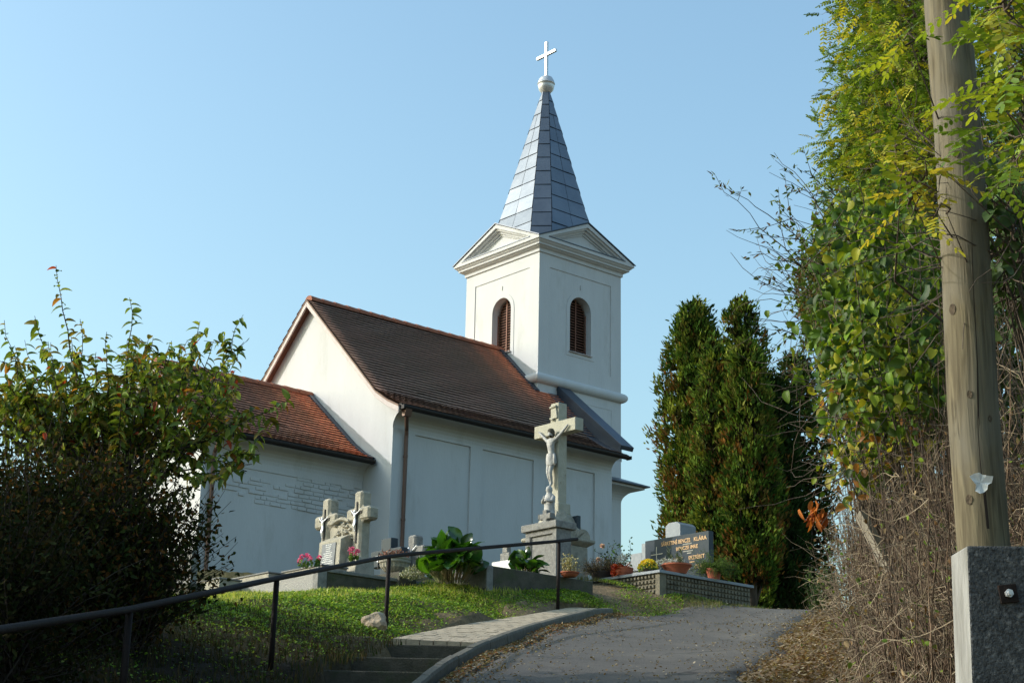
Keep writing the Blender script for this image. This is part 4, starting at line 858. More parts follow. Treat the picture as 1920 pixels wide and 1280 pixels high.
def bigleaves(name, pos, dirs, nrm, ln, wd, cols, m, parent=None, cup=.25, curl=.3, origin=(0, 0, 0), rows=7, wave=.0):
    N = len(pos); d = unit(dirs); s = unit(np.cross(d, nrm)); nn = np.cross(s, d); ln = np.asarray(ln)[:, None]; wd = np.asarray(wd)[:, None]; pos = pos-np.array(origin); V = []
    for i in range(rows):
        t = i/(rows-1); hw_ = math.sin(math.pi*min(1, .06+t*.94)**.8)**.6 if t < 1 else .12
        for u_ in (-1, -.5, 0, .5, 1):
            V.append(pos+d*ln*(t*(1-.15*curl*t))+s*wd*.5*u_*hw_+nn*(wd*cup*(u_*u_)*hw_*.5-ln*curl*t*t*.6+wd*wave*math.sin(t*9+u_*2)))
    V = np.stack(V, 1).reshape(-1, 3); q = []
    for i in range(rows-1):
        for j in range(4): q.append([i*5+j, i*5+j+1, (i+1)*5+j+1, (i+1)*5+j])
    Fq = (np.arange(N)[:, None, None]*(rows*5)+np.array(q)[None]).reshape(-1, 4)
    return npmesh(name, V, Fq, m, parent, cols, rows*5, smooth=True)
# ---------------- grass and low cover on the bank
def scatter(n, y0, y1, e0, e1):
    y = rnd(n, y0, y1); e = rnd(n, e0, e1); x = xkA(y)-e; return x, y, e
def on_ground(x, y):
    g_ = ZA(x, y)+np.where(np.abs(x) < 10, .035*wob(x, y, 2.3), 0); return np.c_[x, y, g_]
def blocked(x, y):       # where graves and paving stand
    P = np.stack([x, y], -1); out = np.zeros(len(x), bool)
    for (px, py, d, x0, x1, y0, y1) in ((597, 1094, 25.2, -3.7, .05, -.05, 3), (912, 1099, 25.6, -1.6, .05, -.1, 3), (1237, 1112, 27.5, -2.4, .05, -.05, 3)):
        c = at(px, py, d); q = P-np.array([c.x, c.y]); a = q@np.array([NV.x, NV.y]); b = q@np.array([UV.x, UV.y]); out |= (a > x0) & (a < x1) & (b > y0) & (b < y1)
    return out
def cover_mask(x, y): return wob(x, y, 1.3)+.5*wob(x+3, y, 3.1)
x, y, e = scatter(230000, 13, 27.2, .55, 6.5); msk = cover_mask(x, y)
lit = np.clip((y-17)/3.5, .07, 1); edge = np.clip((e-np.interp(y, [19, 22, 24, 26, 27], [1.15, .98, .75, .6, .2]))/.5, 0, 1)  # few bright leaves low on the bank, standing in for its shade
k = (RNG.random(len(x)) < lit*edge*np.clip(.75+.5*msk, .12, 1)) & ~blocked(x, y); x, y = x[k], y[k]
x2, y2 = rnd(26000, .5, 2.9), rnd(26000, 25.6, 28.0); d2 = .5+.5*cover_mask(x2, y2); k = (RNG.random(len(x2)) < d2) & ((y2-26.0) > (x2-1.5)*.42+.25*wob(x2, y2, 2)) & ~blocked(x2, y2); x, y = np.r_[x, x2[k]], np.r_[y, y2[k]]
x2, y2 = rnd(9000, 2.6, 5.2), rnd(9000, 27.3, 29.6); k = ((y2-27.4) > (x2-2.6)*.78) & ~blocked(x2, y2); x, y = np.r_[x, x2[k]], np.r_[y, y2[k]]
P = on_ground(x, y); n = len(P); hh = rnd(n, .008, .045)*np.clip(1+cover_mask(x, y), .4, 1.5); P[:, 2] += hh
d = rdir(n); d[:, 2] = np.abs(d[:, 2])*.5
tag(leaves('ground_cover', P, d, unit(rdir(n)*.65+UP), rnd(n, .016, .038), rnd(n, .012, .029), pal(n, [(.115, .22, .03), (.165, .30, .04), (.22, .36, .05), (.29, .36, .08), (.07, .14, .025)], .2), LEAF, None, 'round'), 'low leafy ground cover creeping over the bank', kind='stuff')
def blades(name, P, h_, m_, cs, label, bend=.5):
    n = len(P); a = rnd(n, 0, 6.28); s = np.c_[np.cos(a), np.sin(a), np.zeros(n)]; ld = unit(rdir(n)*np.array([1, 1, 0])+1e-6); w_ = rnd(n, .003, .006)[:, None]; h_ = h_[:, None]; b = rnd(n, .1, bend)[:, None]
    V = np.stack([P-s*w_, P+s*w_, P+UP*h_*.55+ld*h_*b*.3+s*w_*.8, P+UP*h_*.55+ld*h_*b*.3-s*w_*.8, P+UP*h_*.97+ld*h_*b+s*w_*.15, P+UP*h_*.97+ld*h_*b-s*w_*.15], 1).reshape(-1, 3)
    i = np.arange(n)[:, None]*6; Fq = np.concatenate([i+np.array([[0, 1, 2, 3]]), i+np.array([[3, 2, 4, 5]])])
    return tag(npmesh(name, V, Fq, m_, None, pal(n, cs, .2), 6), label, kind='stuff')
x, y, e = scatter(120000, 19.5, 26.8, 1.3, 7.5); top = np.clip(1-np.abs(e-np.interp(y, [19.5, 23, 25, 27], [5., 4.3, 3.2, 1.6]))/1.9, 0, 1)
k = (RNG.random(len(x)) < top*np.clip(.6+.5*cover_mask(x+7, y), .1, 1)) & ~blocked(x, y); P = on_ground(x[k], y[k])
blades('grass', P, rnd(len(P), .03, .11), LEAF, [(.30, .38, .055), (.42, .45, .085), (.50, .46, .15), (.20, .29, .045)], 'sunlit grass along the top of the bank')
x, y, e = scatter(14000, 12, 20, 1.0, 6.5); P = on_ground(x, y); blades('grass', P, rnd(len(P), .04, .12), LEAF_DULL, [(.03, .045, .014), (.055, .05, .022), (.08, .06, .03)], 'sparse grass on the shaded lower bank')  # blades coloured dark to paint the shade of the lower bank
x, y = rnd(9000, 1.2, 4.4), rnd(9000, 25.8, 28.6); k = ((y-26.0) > (x-1.5)*.55) & ~blocked(x, y) & (cover_mask(x, y) > -.2); P = on_ground(x[k], y[k]); blades('grass', P, rnd(len(P), .03, .09), LEAF, [(.12, .15, .04), (.2, .18, .07)], 'short grass at the edge of the lane by the graves')
# ---------------- fallen leaves
def litter(name, x, y, lift, cs, label, sz=(.02, .05)):
    P = np.c_[x, y, ZA(x, y)+lift]; n = len(P)
    d = rdir(n)*np.array([1, 1, .25]); return tag(leaves(name, P, d, unit(UP+rdir(n)*.35), rnd(n, *sz), rnd(n, sz[0]*.6, sz[1]*.7), pal(n, cs, .2), LEAF_DULL, None, 'ovate', curl=.25), label, kind='stuff')
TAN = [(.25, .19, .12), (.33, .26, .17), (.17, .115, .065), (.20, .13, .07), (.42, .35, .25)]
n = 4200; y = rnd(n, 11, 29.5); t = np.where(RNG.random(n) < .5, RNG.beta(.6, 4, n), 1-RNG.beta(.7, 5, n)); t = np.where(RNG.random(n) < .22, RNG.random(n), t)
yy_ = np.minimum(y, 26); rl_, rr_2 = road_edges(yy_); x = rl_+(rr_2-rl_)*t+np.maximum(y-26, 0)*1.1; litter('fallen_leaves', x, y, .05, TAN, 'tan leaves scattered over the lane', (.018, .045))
n = 15000; y = rnd(n, 10, 28); x = road_edges(y)[1]+rnd(n, -.15, 1.)**1+RNG.exponential(.5, n)*.6; P_l = litter('fallen_leaves', x, y, .035, TAN+[(.22, .12, .06), (.16, .10, .06)], 'dry leaf litter covering the right bank', (.025, .065))
n = 2600; y = rnd(n, 12, 26); x = xkA(y)+.16+RNG.exponential(.12, n); litter('fallen_leaves', x, y, .055, TAN+[(.35, .14, .06)], 'reddish leaf litter in the gutter', (.02, .05))
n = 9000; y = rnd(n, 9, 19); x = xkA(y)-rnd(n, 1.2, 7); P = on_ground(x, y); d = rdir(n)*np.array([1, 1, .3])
tag(leaves('fallen_leaves', P+UP*.02, d, unit(UP+rdir(n)*.4), rnd(n, .02, .05), rnd(n, .012, .03), pal(n, [(.05, .037, .022), (.08, .052, .03), (.03, .023, .015)]), LEAF_DULL, None), 'fallen leaves on the lower bank, its shade painted into their dark colour', kind='stuff')  # leaf colours darkened to paint in the shade here
n = 500; y = rnd(n, 13.9, 19.3); x = xkA(y)-rnd(n, .1, 1.1); kk = np.searchsorted([13.8, 15.2, 16.6, 18.0, 19.38], y)-1

# ================================================================== POTS AND FLOWERS
KG = at(1237, 1112, 27.5)
def ledge_pos(x, y): return KG+NV*x+UV*y+Vector((0, 0, Hg+.052))
def on_ledge(name, label, cat, x, y): return empty(name, ledge_pos(x, y), label, cat, -TH)
def pot(prof, n=28, m_=TERRA, parent=None, name='pot', soil=None):
    m = MB(); m.lathe(prof, n); o = m.build(name, m_, parent, smooth=False)
    r_, z_ = soil or (prof[-1][0]*.92, prof[-1][1]-.02)
    m = MB(); m.lathe([(r_, z_-.01), (r_*.98, z_), (.01, z_+.01)], n); m.build('soil', SOIL, parent); return o
def disc(n, r): a = rnd(n, 0, 6.28); q = r*np.sqrt(rnd(n, 0, 1)); return np.c_[q*np.cos(a), q*np.sin(a)]
def geranium(label, px, py, d, n, spread):
    g = grave('flower_bunch', label, 'flowers', px, py, d, 'pink flowers at the twin cross tombstone')
    q = disc(70, spread*.5); leaves('foliage', np.c_[q, rnd(70, .0, .10)], rdir(70, .4), rdir(70), rnd(70, .03, .055), rnd(70, .025, .05), pal(70, [(.08, .15, .03), (.12, .20, .05)]), LEAF, g, 'round')
    q = disc(n, spread*.5); P_, D_ = [], []; st = []
    for (a, b) in q:
        c = np.array([a*1.3, b, .12+RNG.random()*.09]); st.append([[a*.3, b*.3, 0], [a*.8, b*.7, c[2]*.6], c]); k = 26; dd = rdir(k, .3); P_.append(c+dd*.018); D_.append(dd)
    leaves('blossoms', np.concatenate(P_), np.concatenate(D_), rdir(26*n), rnd(26*n, .022, .036), rnd(26*n, .018, .03), pal(26*n, [(.75, .08, .22), (.82, .16, .30), (.85, .30, .42)], .1), PETAL, g, 'round')
    twigs('stems', st, np.full((n, 3), .003), BARK, g)
geranium('pink flowers with three blooms left of the twin cross tombstone', 572, 1064, 26.4, 6, .22)
geranium('single pink bloom close to the left foot of the twin cross tombstone', 596, 1063, 26.45, 2, .06)
geranium('pink flowers in front of the grey plaque on the twin cross tombstone', 662, 1052, 26.6, 5, .17)
def bergenia(label, px, py, d, n, spread, size, hgt):
    g = grave('big_leaved_plant', label, 'plant', px, py, d, rot=0)
    a = rnd(n, 0, 6.28); r_ = spread*np.sqrt(rnd(n, .03, 1)); base = np.c_[r_*.45*np.cos(a), r_*.3*np.sin(a), np.zeros(n)]; h_ = hgt*(.15+.85*np.sqrt(np.clip(1-(r_/spread)**2, 0, 1)))*rnd(n, .55, 1.1); tipp = np.c_[r_*np.cos(a), r_*.6*np.sin(a), h_]
    dd = unit(np.c_[np.cos(a), np.sin(a), np.zeros(n)]*rnd(n, .5, 1.2)[:, None]*(r_/spread)[:, None]+UP*rnd(n, -.1, .8)[:, None]+rdir(n)*.3)
    nn = unit(UP*.8+np.c_[np.cos(a), np.sin(a), np.zeros(n)]*.5+rdir(n)*.45); ln = size*rnd(n, .75, 1.2)
    bigleaves('leaf_rosette', tipp-dd*ln[:, None]*.4, dd, nn, ln, ln*rnd(n, .7, .9), pal(n, [(.025, .07, .014), (.035, .095, .016), (.06, .13, .02), (.02, .05, .014)], .2), GLOSSY, g, cup=.3, curl=.35, wave=.03)
    twigs('stalks', np.stack([base, (base+tipp)*.5+np.array([0, 0, .03]), tipp-dd*ln[:, None]*.38], 1), np.full((n, 3), .008), LEAF_DULL, g); g.children[1].data.materials[0] = MATS['plant_stalk']; return g
mat('plant_stalk', (.12, .16, .05), (.16, .10, .06), 5, .6)
bergenia('large clump of glossy dark green big leaves spilling over the concrete grave box', 848, 1090, 25.5, 110, .66, .29, .66)
bergenia('smaller clump of bright green big leaves in front of the pillar headstone', 985, 1084, 26.9, 44, .40, .23, .40)
# low grey-leaved cushion on the grave end
g = grave('cushion_plant', 'small grey green cushion plant between the urn and the big leaved clump', 'plant', 775, 1078, 25.9)
n = 900; q = disc(n, .30); P = np.c_[q[:, 0], q[:, 1]*.5, rnd(n, -.1, .14)*(1-(np.hypot(*q.T)/.32)**2)+.02]; leaves('foliage', P, rdir(n, .5), rdir(n), rnd(n, .02, .045), rnd(n, .008, .016), pal(n, [(.22, .24, .15), (.32, .33, .24), (.14, .17, .07), (.5, .48, .38)]), LEAF_DULL, g)
# pots on the knobbed grave and beside it
g = grave('potted_plant', 'small terracotta dish of yellowing sprigs at the foot of the crucifix pedestal', 'potted plant', 1068, 1081, 26.6)
pot([(.10, 0), (.135, .03), (.15, .06), (.16, .062), (.16, .075)], parent=g); n = 22; q = disc(n, .12); b = np.c_[q, np.full(n, .06)]; L_ = walk(b, np.c_[q*2.5, np.ones(n)], 6, rnd(n, .03, .065), .12); twigs('stems', L_, taper(n, 6, np.full(n, .004), .002), BARK, g)
P = L_[:, 1:].reshape(-1, 3).repeat(5, 0); P = P+RNG.normal(0, .012, P.shape); n = len(P); leaves('foliage', P, rdir(n), rdir(n), rnd(n, .015, .03), rnd(n, .012, .022), pal(n, [(.45, .38, .18), (.30, .28, .10), (.55, .50, .32)]), LEAF_DULL, g, 'round')
g = on_ledge('potted_plant', 'dark bowl of dry brown heather on the left of the knobbed grave ledge', 'potted plant', -1.46, .09)
pot([(.17, 0), (.20, .06), (.215, .10), (.225, .105), (.225, .125)], m_=POTBROWN, parent=g); n = 330; q = disc(n, .2); b = np.c_[q, np.full(n, .10)]; L_ = walk(b, np.c_[q*5.5, np.full(n, .8)], 6, rnd(n, .03, .065), .22); twigs('stems', L_, taper(n, 6, np.full(n, .0035), .0015), BARK, g)
P = L_[:, 2:].reshape(-1, 3).repeat(3, 0); P = P+RNG.normal(0, .012, P.shape); n = len(P); leaves('foliage', P, rdir(n), rdir(n), rnd(n, .012, .03), rnd(n, .006, .012), pal(n, [(.24, .15, .09), (.34, .22, .12), (.16, .14, .05), (.40, .28, .22)]), LEAF_DULL, g)
g = on_ledge('potted_plant', 'red wrapped pot with a drooping red plant on the knobbed grave ledge', 'potted plant', -.95, .09)
pot([(.13, 0), (.16, .05), (.17, .12), (.175, .125), (.175, .14)], m_=TERRA, parent=g)
n = 120; a = rnd(n, 2.2, 5.2); P = np.c_[.15*np.cos(a), .15*np.sin(a), rnd(n, .02, .17)]; leaves('red_wrapping', P, np.c_[np.cos(a), np.sin(a), rnd(n, -.8, .8)], rdir(n), rnd(n, .05, .09), rnd(n, .04, .07), pal(n, [(.55, .07, .03), (.62, .12, .05), (.40, .04, .02)]), GLOSSY, g); g.children[-1].data.materials[0] = PETAL
n = 60; b = np.tile([[0, 0, .13]], (n, 1))+np.c_[disc(n, .1), np.zeros(n)]; dd = unit(rdir(n)*np.array([1, 1, .3])+UP*.5); bigleaves('drooping_leaves', b, dd, UP+rdir(n)*.3, rnd(n, .12, .2), rnd(n, .02, .035), pal(n, [(.42, .06, .03), (.28, .04, .03), (.5, .12, .06)]), LEAF_DULL, g, curl=.8)
n = 260; dd = rdir(n, .5); leaves('white_plume', np.array([-.03, 0, .30])+dd*rnd(n, 0, .09)[:, None], dd, rdir(n), rnd(n, .03, .07), rnd(n, .004, .008), pal(n, [(.62, .60, .56), (.5, .48, .45)]), LEAF_DULL, g)
g = on_ledge('potted_plant', 'cushion of bright yellow flowers on the knobbed grave ledge', 'potted plant', -.36, .09)
pot([(.09, 0), (.11, .05), (.12, .06)], m_=POTBROWN, parent=g); n = 500; dd = rdir(n, .6); dd[:, 2] = np.abs(dd[:, 2]); P = dd*np.array([.19, .15, .13])+np.array([0, 0, .04]); leaves('foliage', P*.92, rdir(n), rdir(n), rnd(n, .02, .04), rnd(n, .015, .03), pal(n, [(.12, .20, .03), (.18, .26, .05)]), LEAF, g)
n = 420; dd = rdir(n, 1.2); dd[:, 2] = np.abs(dd[:, 2]); P = dd*np.array([.18, .14, .15])+np.array([0, 0, .06]); leaves('blossoms', P, dd+rdir(n)*.5, rdir(n), rnd(n, .02, .035), rnd(n, .016, .028), pal(n, [(.85, .62, .03), (.80, .72, .08), (.75, .45, .02)], .1), PETAL, g, 'round')
g = on_ledge('potted_plant', 'wide terracotta bowl with silvery leaves and dark spiky shoots before the granite headstone', 'potted plant', -.10, .52)
pot([(.16, 0), (.20, .07), (.25, .13), (.265, .135), (.265, .16)], parent=g); n = 420; q = disc(n, .25); P = np.c_[q-np.array([.10, .05]), .14+rnd(n, 0, .09)]; leaves('silver_foliage', P, rdir(n, .4), rdir(n), rnd(n, .04, .08), rnd(n, .012, .022), pal(n, [(.42, .43, .42), (.55, .55, .53), (.30, .32, .28)]), LEAF_DULL, g)
P_, D_ = [], []
for (x_, h_) in ((-.13, .44), (-.07, .30), (.08, .30), (.16, .42), (.12, .24)):
    k = 46; z_ = rnd(k, .12, h_); a = rnd(k, 0, 6.28); P_.append(np.c_[np.full(k, x_), np.zeros(k)-.05, z_]); D_.append(np.c_[np.cos(a)*.55, np.sin(a)*.55, rnd(k, .4, 1.2)])
P_ = np.concatenate(P_); D_ = np.concatenate(D_); n = len(P_); leaves('spiky_shoots', P_, D_, rdir(n), rnd(n, .05, .12), rnd(n, .008, .016), pal(n, [(.05, .075, .04), (.10, .13, .07), (.3, .32, .25)]), LEAF_DULL, g, 'lance')
g = on_ledge('potted_plant', 'terracotta pot with a wide feathery juniper on the knobbed grave corner', 'potted plant', -.06, 1.42)
pot([(.10, 0), (.12, .10), (.135, .16), (.145, .165), (.145, .19)], parent=g); n = 260; a = rnd(n, 0, 6.28); b = np.tile([[0, 0, .18]], (n, 1)); L_ = walk(b, np.c_[np.cos(a)*1.4, np.sin(a)*.9, rnd(n, .1, .9)], 8, rnd(n, .03, .07), .16, -.10); twigs('stems', L_, taper(n, 8, np.full(n, .004), .0015), BARK_DARK, g)
P = L_[:, 1:].reshape(-1, 3).repeat(7, 0); P = P+RNG.normal(0, .014, P.shape); n = len(P); leaves('foliage', P, rdir(n, .2), rdir(n), rnd(n, .018, .04), rnd(n, .004, .008), pal(n, [(.06, .12, .025), (.10, .17, .035), (.14, .20, .05)]), NEEDLE, g, 'lance')
g = grave('rose_bush', 'straggly rose bush with pale blooms rising behind the potted heather', 'rose bush', 1150, 1085, 28.6)
b = np.array([[-.35, .1, 0], [-.15, .0, 0], [0, .1, 0], [.1, 0, 0], [.2, .1, 0]]).repeat(3, 0); n = len(b); L_ = walk(b, np.c_[RNG.normal(.05, .2, (n, 2)), np.ones(n)], 9, rnd(n, .045, .105), .16, -.02); twigs('stems', L_, taper(n, 9, np.full(n, .007), .0025), BARK_DARK, g)
P = L_[:, 3:].reshape(-1, 3).repeat(3, 0); P = P+RNG.normal(0, .03, P.shape); n = len(P); leaves('foliage', P, rdir(n), UP+rdir(n), rnd(n, .035, .06), rnd(n, .025, .04), pal(n, [(.05, .10, .025), (.035, .06, .025), (.12, .22, .04)]), LEAF, g)
for c in ((-.33, .05, .62), (-.38, .0, .38)):
    n = 40; dd = rdir(n, .5); leaves('rose_bloom', np.array(c)+dd*.015, dd, rdir(n), rnd(n, .03, .045), rnd(n, .025, .04), pal(n, [(.75, .55, .38), (.8, .66, .45), (.7, .35, .28)], .08), PETAL, g, 'round')

# ================================================================== ARBORVITAE
def arborvitae(label, px, top, bot, d, R_, N, lean=0., skirt=0., cs=None, browns=.15):
    b = at(px, bot, d); zt = at(px, top, d).z; zb = Z(b.x, b.y)-.1; H = zt-zb; o = Vector((b.x, b.y, zb))
    g = empty('arborvitae', o, label, 'tree', 0, 'arborvitae by the graves')
    m = MB(); m.tube([(0, 0, -.3), (.04, 0, H*.3), (lean*.4, 0, H*.5), (lean*.8, 0, H*.72)], [.10, .08, .05, .012], 8)
    for i in range(5): a = i*1.3; m.tube([(.05*math.cos(a), .05*math.sin(a), .2+.15*i), (R_*.4*math.cos(a), R_*.4*math.sin(a), .7+.2*i), (R_*.6*math.cos(a), R_*.6*math.sin(a), 1.5+.3*i)], [.03, .022, .01], 6)
    m.build('trunk', BARK, g, smooth=True)
    cs = cs or [(.045, .09, .014), (.08, .135, .02), (.12, .175, .025), (.17, .20, .03), (.03, .06, .012), (.11, .11, .025)]
    ph = rnd(6, 0, 6.28)
    def surf(n, k):
        t = rnd(n, 0, 1)**.8*(1-skirt); a = rnd(n, 0, 6.28)     # t: 1 at the ground, 0 at the tip
        prof = np.minimum(1, (t/.32))**.38*np.clip(1-.28*np.clip(t-.75, 0, 1)/.25, 0, 1)
        lump = 1+.16*np.sin(a*3+ph[0]+t*9)+.13*np.sin(a*5+ph[1]-t*23)+.10*np.sin(a*2+ph[2]+t*41)+.07*np.sin(a*7+t*60+ph[3])
        r = R_*prof*lump*k; z = H*(1-t); return np.c_[r*np.cos(a)+lean*(1-t), r*np.sin(a), z], a, t
    # clumps of upright fan sprays
    nc = N//14; C, a, t = surf(nc, rnd(nc, .72, 1.04)); P = C.repeat(14, 0)+RNG.normal(0, 1, (nc*14, 3))*np.array([.05, .05, .075]); a = a.repeat(14); t = t.repeat(14); n = len(P)
    out = np.c_[np.cos(a), np.sin(a), np.zeros(n)]; dd = unit(UP*rnd(n, .35, 1.2)[:, None]+out*rnd(n, .2, .9)[:, None]+rdir(n)*.45)
    col = pal(nc, cs, .2).repeat(14, 0)*(1+RNG.normal(0, .12, (n, 1))); br = (RNG.random(nc) < browns*np.clip(1.5*t[::14], 0, 1)).repeat(14); col[br] = pal(br.sum(), [(.16, .075, .025), (.12, .085, .03), (.20, .09, .02)])
    leaves('crown', P, dd, rdir(n), rnd(n, .07, .15), rnd(n, .022, .05), np.clip(col, .004, 1), NEEDLE, g, 'ovate', fold=.1, curl=.1)
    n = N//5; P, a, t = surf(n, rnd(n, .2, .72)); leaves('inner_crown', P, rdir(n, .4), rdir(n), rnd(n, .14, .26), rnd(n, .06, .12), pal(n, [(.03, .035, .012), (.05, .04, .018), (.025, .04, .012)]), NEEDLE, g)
    return g
arborvitae('tall arborvitae leftmost of the row, browning on its left side', 1300, 570, 1120, 33.5, .68, 20000, lean=.10, skirt=.12, browns=.28)
arborvitae('tallest arborvitae at the back centre of the row', 1402, 562, 1130, 35.5, .66, 15000, lean=.02)
arborvitae('slim pointed arborvitae in front between the two tallest', 1345, 645, 1125, 32.4, .41, 10000, skirt=.08)
arborvitae('pointed arborvitae in front of the tallest one with bare reddish stem', 1410, 648, 1130, 32.0, .54, 15000, skirt=.12, browns=.2)
arborvitae('dark rounded arborvitae right behind the tall pair', 1455, 705, 1140, 36, .66, 12000, cs=[(.025, .05, .014), (.035, .07, .018), (.02, .04, .012)], browns=.05)
arborvitae('separate dark arborvitae farthest right, half hidden by the hedge', 1506, 668, 1150, 37, .74, 14000, cs=[(.03, .06, .014), (.05, .09, .02), (.02, .045, .012)], browns=.06)
# a green shrub beyond the crest
def bush(name, label, cat, c, rad, ntw, nlf, lsz, cs, tcs=None, m_=LEAF, zlift=.5, wig=.25, shape='ovate', up=.5, group=None, core=.0, twm=TWIG, tl=None):
    c = Vector(c); g = empty(name, c, label, cat, 0, group); rx, ry, rzz = rad
    a = rnd(ntw, 0, 6.28); q = np.sqrt(rnd(ntw, 0, 1)); b = np.c_[rx*.35*q*np.cos(a), ry*.35*q*np.sin(a), np.full(ntw, -.1)]
    end = rdir(ntw, .6)*np.array([rx, ry, rzz])*rnd(ntw, .6, 1.)[:, None]+UP*rzz*zlift; K = 7
    L_ = b[:, None]+(end-b)[:, None]*np.linspace(0, 1, K)[None, :, None]+np.cumsum(RNG.normal(0, wig*.12*max(rad), (ntw, K, 3)), 1)*np.linspace(0, 1, K)[None, :, None]
    twigs('branches', L_, taper(ntw, K, rnd(ntw, .006, .014), .002), twm, g)
    if nlf:
        i = RNG.integers(0, ntw, nlf); t = np.sqrt(RNG.uniform(.12, 1, nlf)); k = np.minimum((t*(K-1)).astype(int), K-2); f = (t*(K-1)-k)[:, None]; P = L_[i, k]*(1-f)+L_[i, k+1]*f+RNG.normal(0, .05*max(rad), (nlf, 3))
        leaves('foliage', P, rdir(nlf)-UP*.2, UP*.6+rdir(nlf), lsz*rnd(nlf, .6, 1.2), lsz*rnd(nlf, .3, .6), pal(nlf, cs, .2), m_, g, shape)
    return g
p = at(1545, 1120, 31); bush('green_bush', 'small green bush just beyond the crest of the lane', 'bush', (p.x, p.y, Z(p.x, p.y)), (.55, .6, .8), 60, 2600, .07, [(.06, .10, .03), (.10, .15, .05), (.04, .07, .025)])

# ================================================================== LEFT: shrub and fruit tree
SH = [(.03, .04, .011), (.05, .045, .014), (.022, .03, .010), (.04, .055, .014), (.13, .06, .018), (.055, .065, .016)]
DK = [(.018, .026, .009), (.03, .034, .012), (.034, .026, .010)]
def zg(x, y): return Z(x, y)
def shrub(label, px, d, rad, ntw, nlf, lsz, cs, lift=.42):
    x = (px-960)/3083*d*1.04; return bush('dense_shrub', label, 'shrub', (x, d, zg(x, d)), rad, ntw, nlf, lsz, cs, None, LEAF_DULL, lift, .3, group='dark shrubs left of the steps', twm=BARK_DARK)
shrub('dense dark brownish shrub behind the lower handrail, its thin twigs reaching right', 238, 14.6, (1.12, 1.0, .92), 640, 15000, .06, SH, lift=.95)
shrub('dense dark shrub at the left edge of the view below the fruit tree', 60, 14.0, (1.25, 1.1, 1.38), 600, 18000, .062, SH[:5]+DK[:2])
shrub('low dark shrub spilling down the bank at the left edge', 20, 11.8, (1.1, .9, 1.0), 320, 11000, .058, DK)
bush('dense_shrub', 'unseen tall dark shrub left of the view, shading the bank by the steps', 'shrub', (-5.6, 12.2, zg(-5.6, 12.2)), (1.6, 2.0, 2.1), 320, 14000, .07, DK, None, LEAF_DULL, .6, .3, group='dark shrubs left of the steps', twm=BARK_DARK)  # out of view, added to shade the lower bank
shrub('dark shrub behind the others where the bank meets the graves', 90, 18.8, (1.3, 1.3, 1.5), 340, 16000, .06, DK)
for q, (x_, y_, lb) in enumerate(((-6.9, 16.0, 'unseen tall dark shrub left of the view, shading the fruit tree bank'), (-7.2, 19.2, 'unseen uppermost dark shrub left of the view, shading the bank near the graves'))):
    bush('dense_shrub', lb, 'shrub', (x_, y_, zg(x_, y_)), (1.4, 1.7, 1.9), 240, 9000, .08, DK, None, LEAF_DULL, .6, .3, group='dark shrubs left of the steps', twm=BARK_DARK)  # both out of view, added to cast shade across the bank
bush('dense_shrub', 'unseen broad leafy shrub farther left of the view, shading the bank low down', 'shrub', (-6.0, 9.0, zg(-6.0, 9.0)), (1.7, 1.9, 2.3), 320, 14000, .08, DK, None, LEAF_DULL, .6, .3, group='dark shrubs left of the steps', twm=BARK_DARK)  # out of view, added to keep sun and sky off the bank
g = empty('fruit_tree', (-4.3, 15.2, zg(-4.3, 15.2)), 'loose fruit tree with drooping green leaves and upright shoots rising over the dark shrubs', 'tree'); O = np.array(g.location)
tips = [(105, 497, 14.6), (243, 558, 14.8), (456, 590, 14.6), (8, 600, 14.4), (375, 602, 15.2), (65, 592, 15), (318, 645, 14.8), (150, 598, 15.2), (500, 800, 14.3), (430, 672, 15), (545, 745, 14.5), (478, 762, 14.8), (200, 622, 15), (280, 628, 15.1), (24, 660, 14.6), (90, 640, 14.8), (180, 660, 14.4), (350, 640, 15.3), (400, 640, 14.9), (250, 660, 14.5), (300, 700, 15), (130, 690, 15.2), (50, 720, 15), (380, 730, 14.4), (340, 790, 14.2), (450, 840, 14.4), (220, 720, 15), (160, 760, 14.7), (60, 780, 15), (420, 900, 14.3), (300, 830, 14.6), (-60, 620, 15), (-120, 700, 15.2), (-150, 600, 15)]
tips += [(RNG.uniform(-40, 450), RNG.uniform(625, 800), RNG.uniform(14.1, 16.9)) for _ in range(70)]
hub = npt(205, 930, 15.1); m = MB(); m.tube([(0, 0, -.3), tuple((hub-O)*np.array([.5, .5, .5])), tuple(hub-O)], [.08, .065, .055], 8)
lines, rads, LP, LD, LN, LS = [], [], [], [], [], []
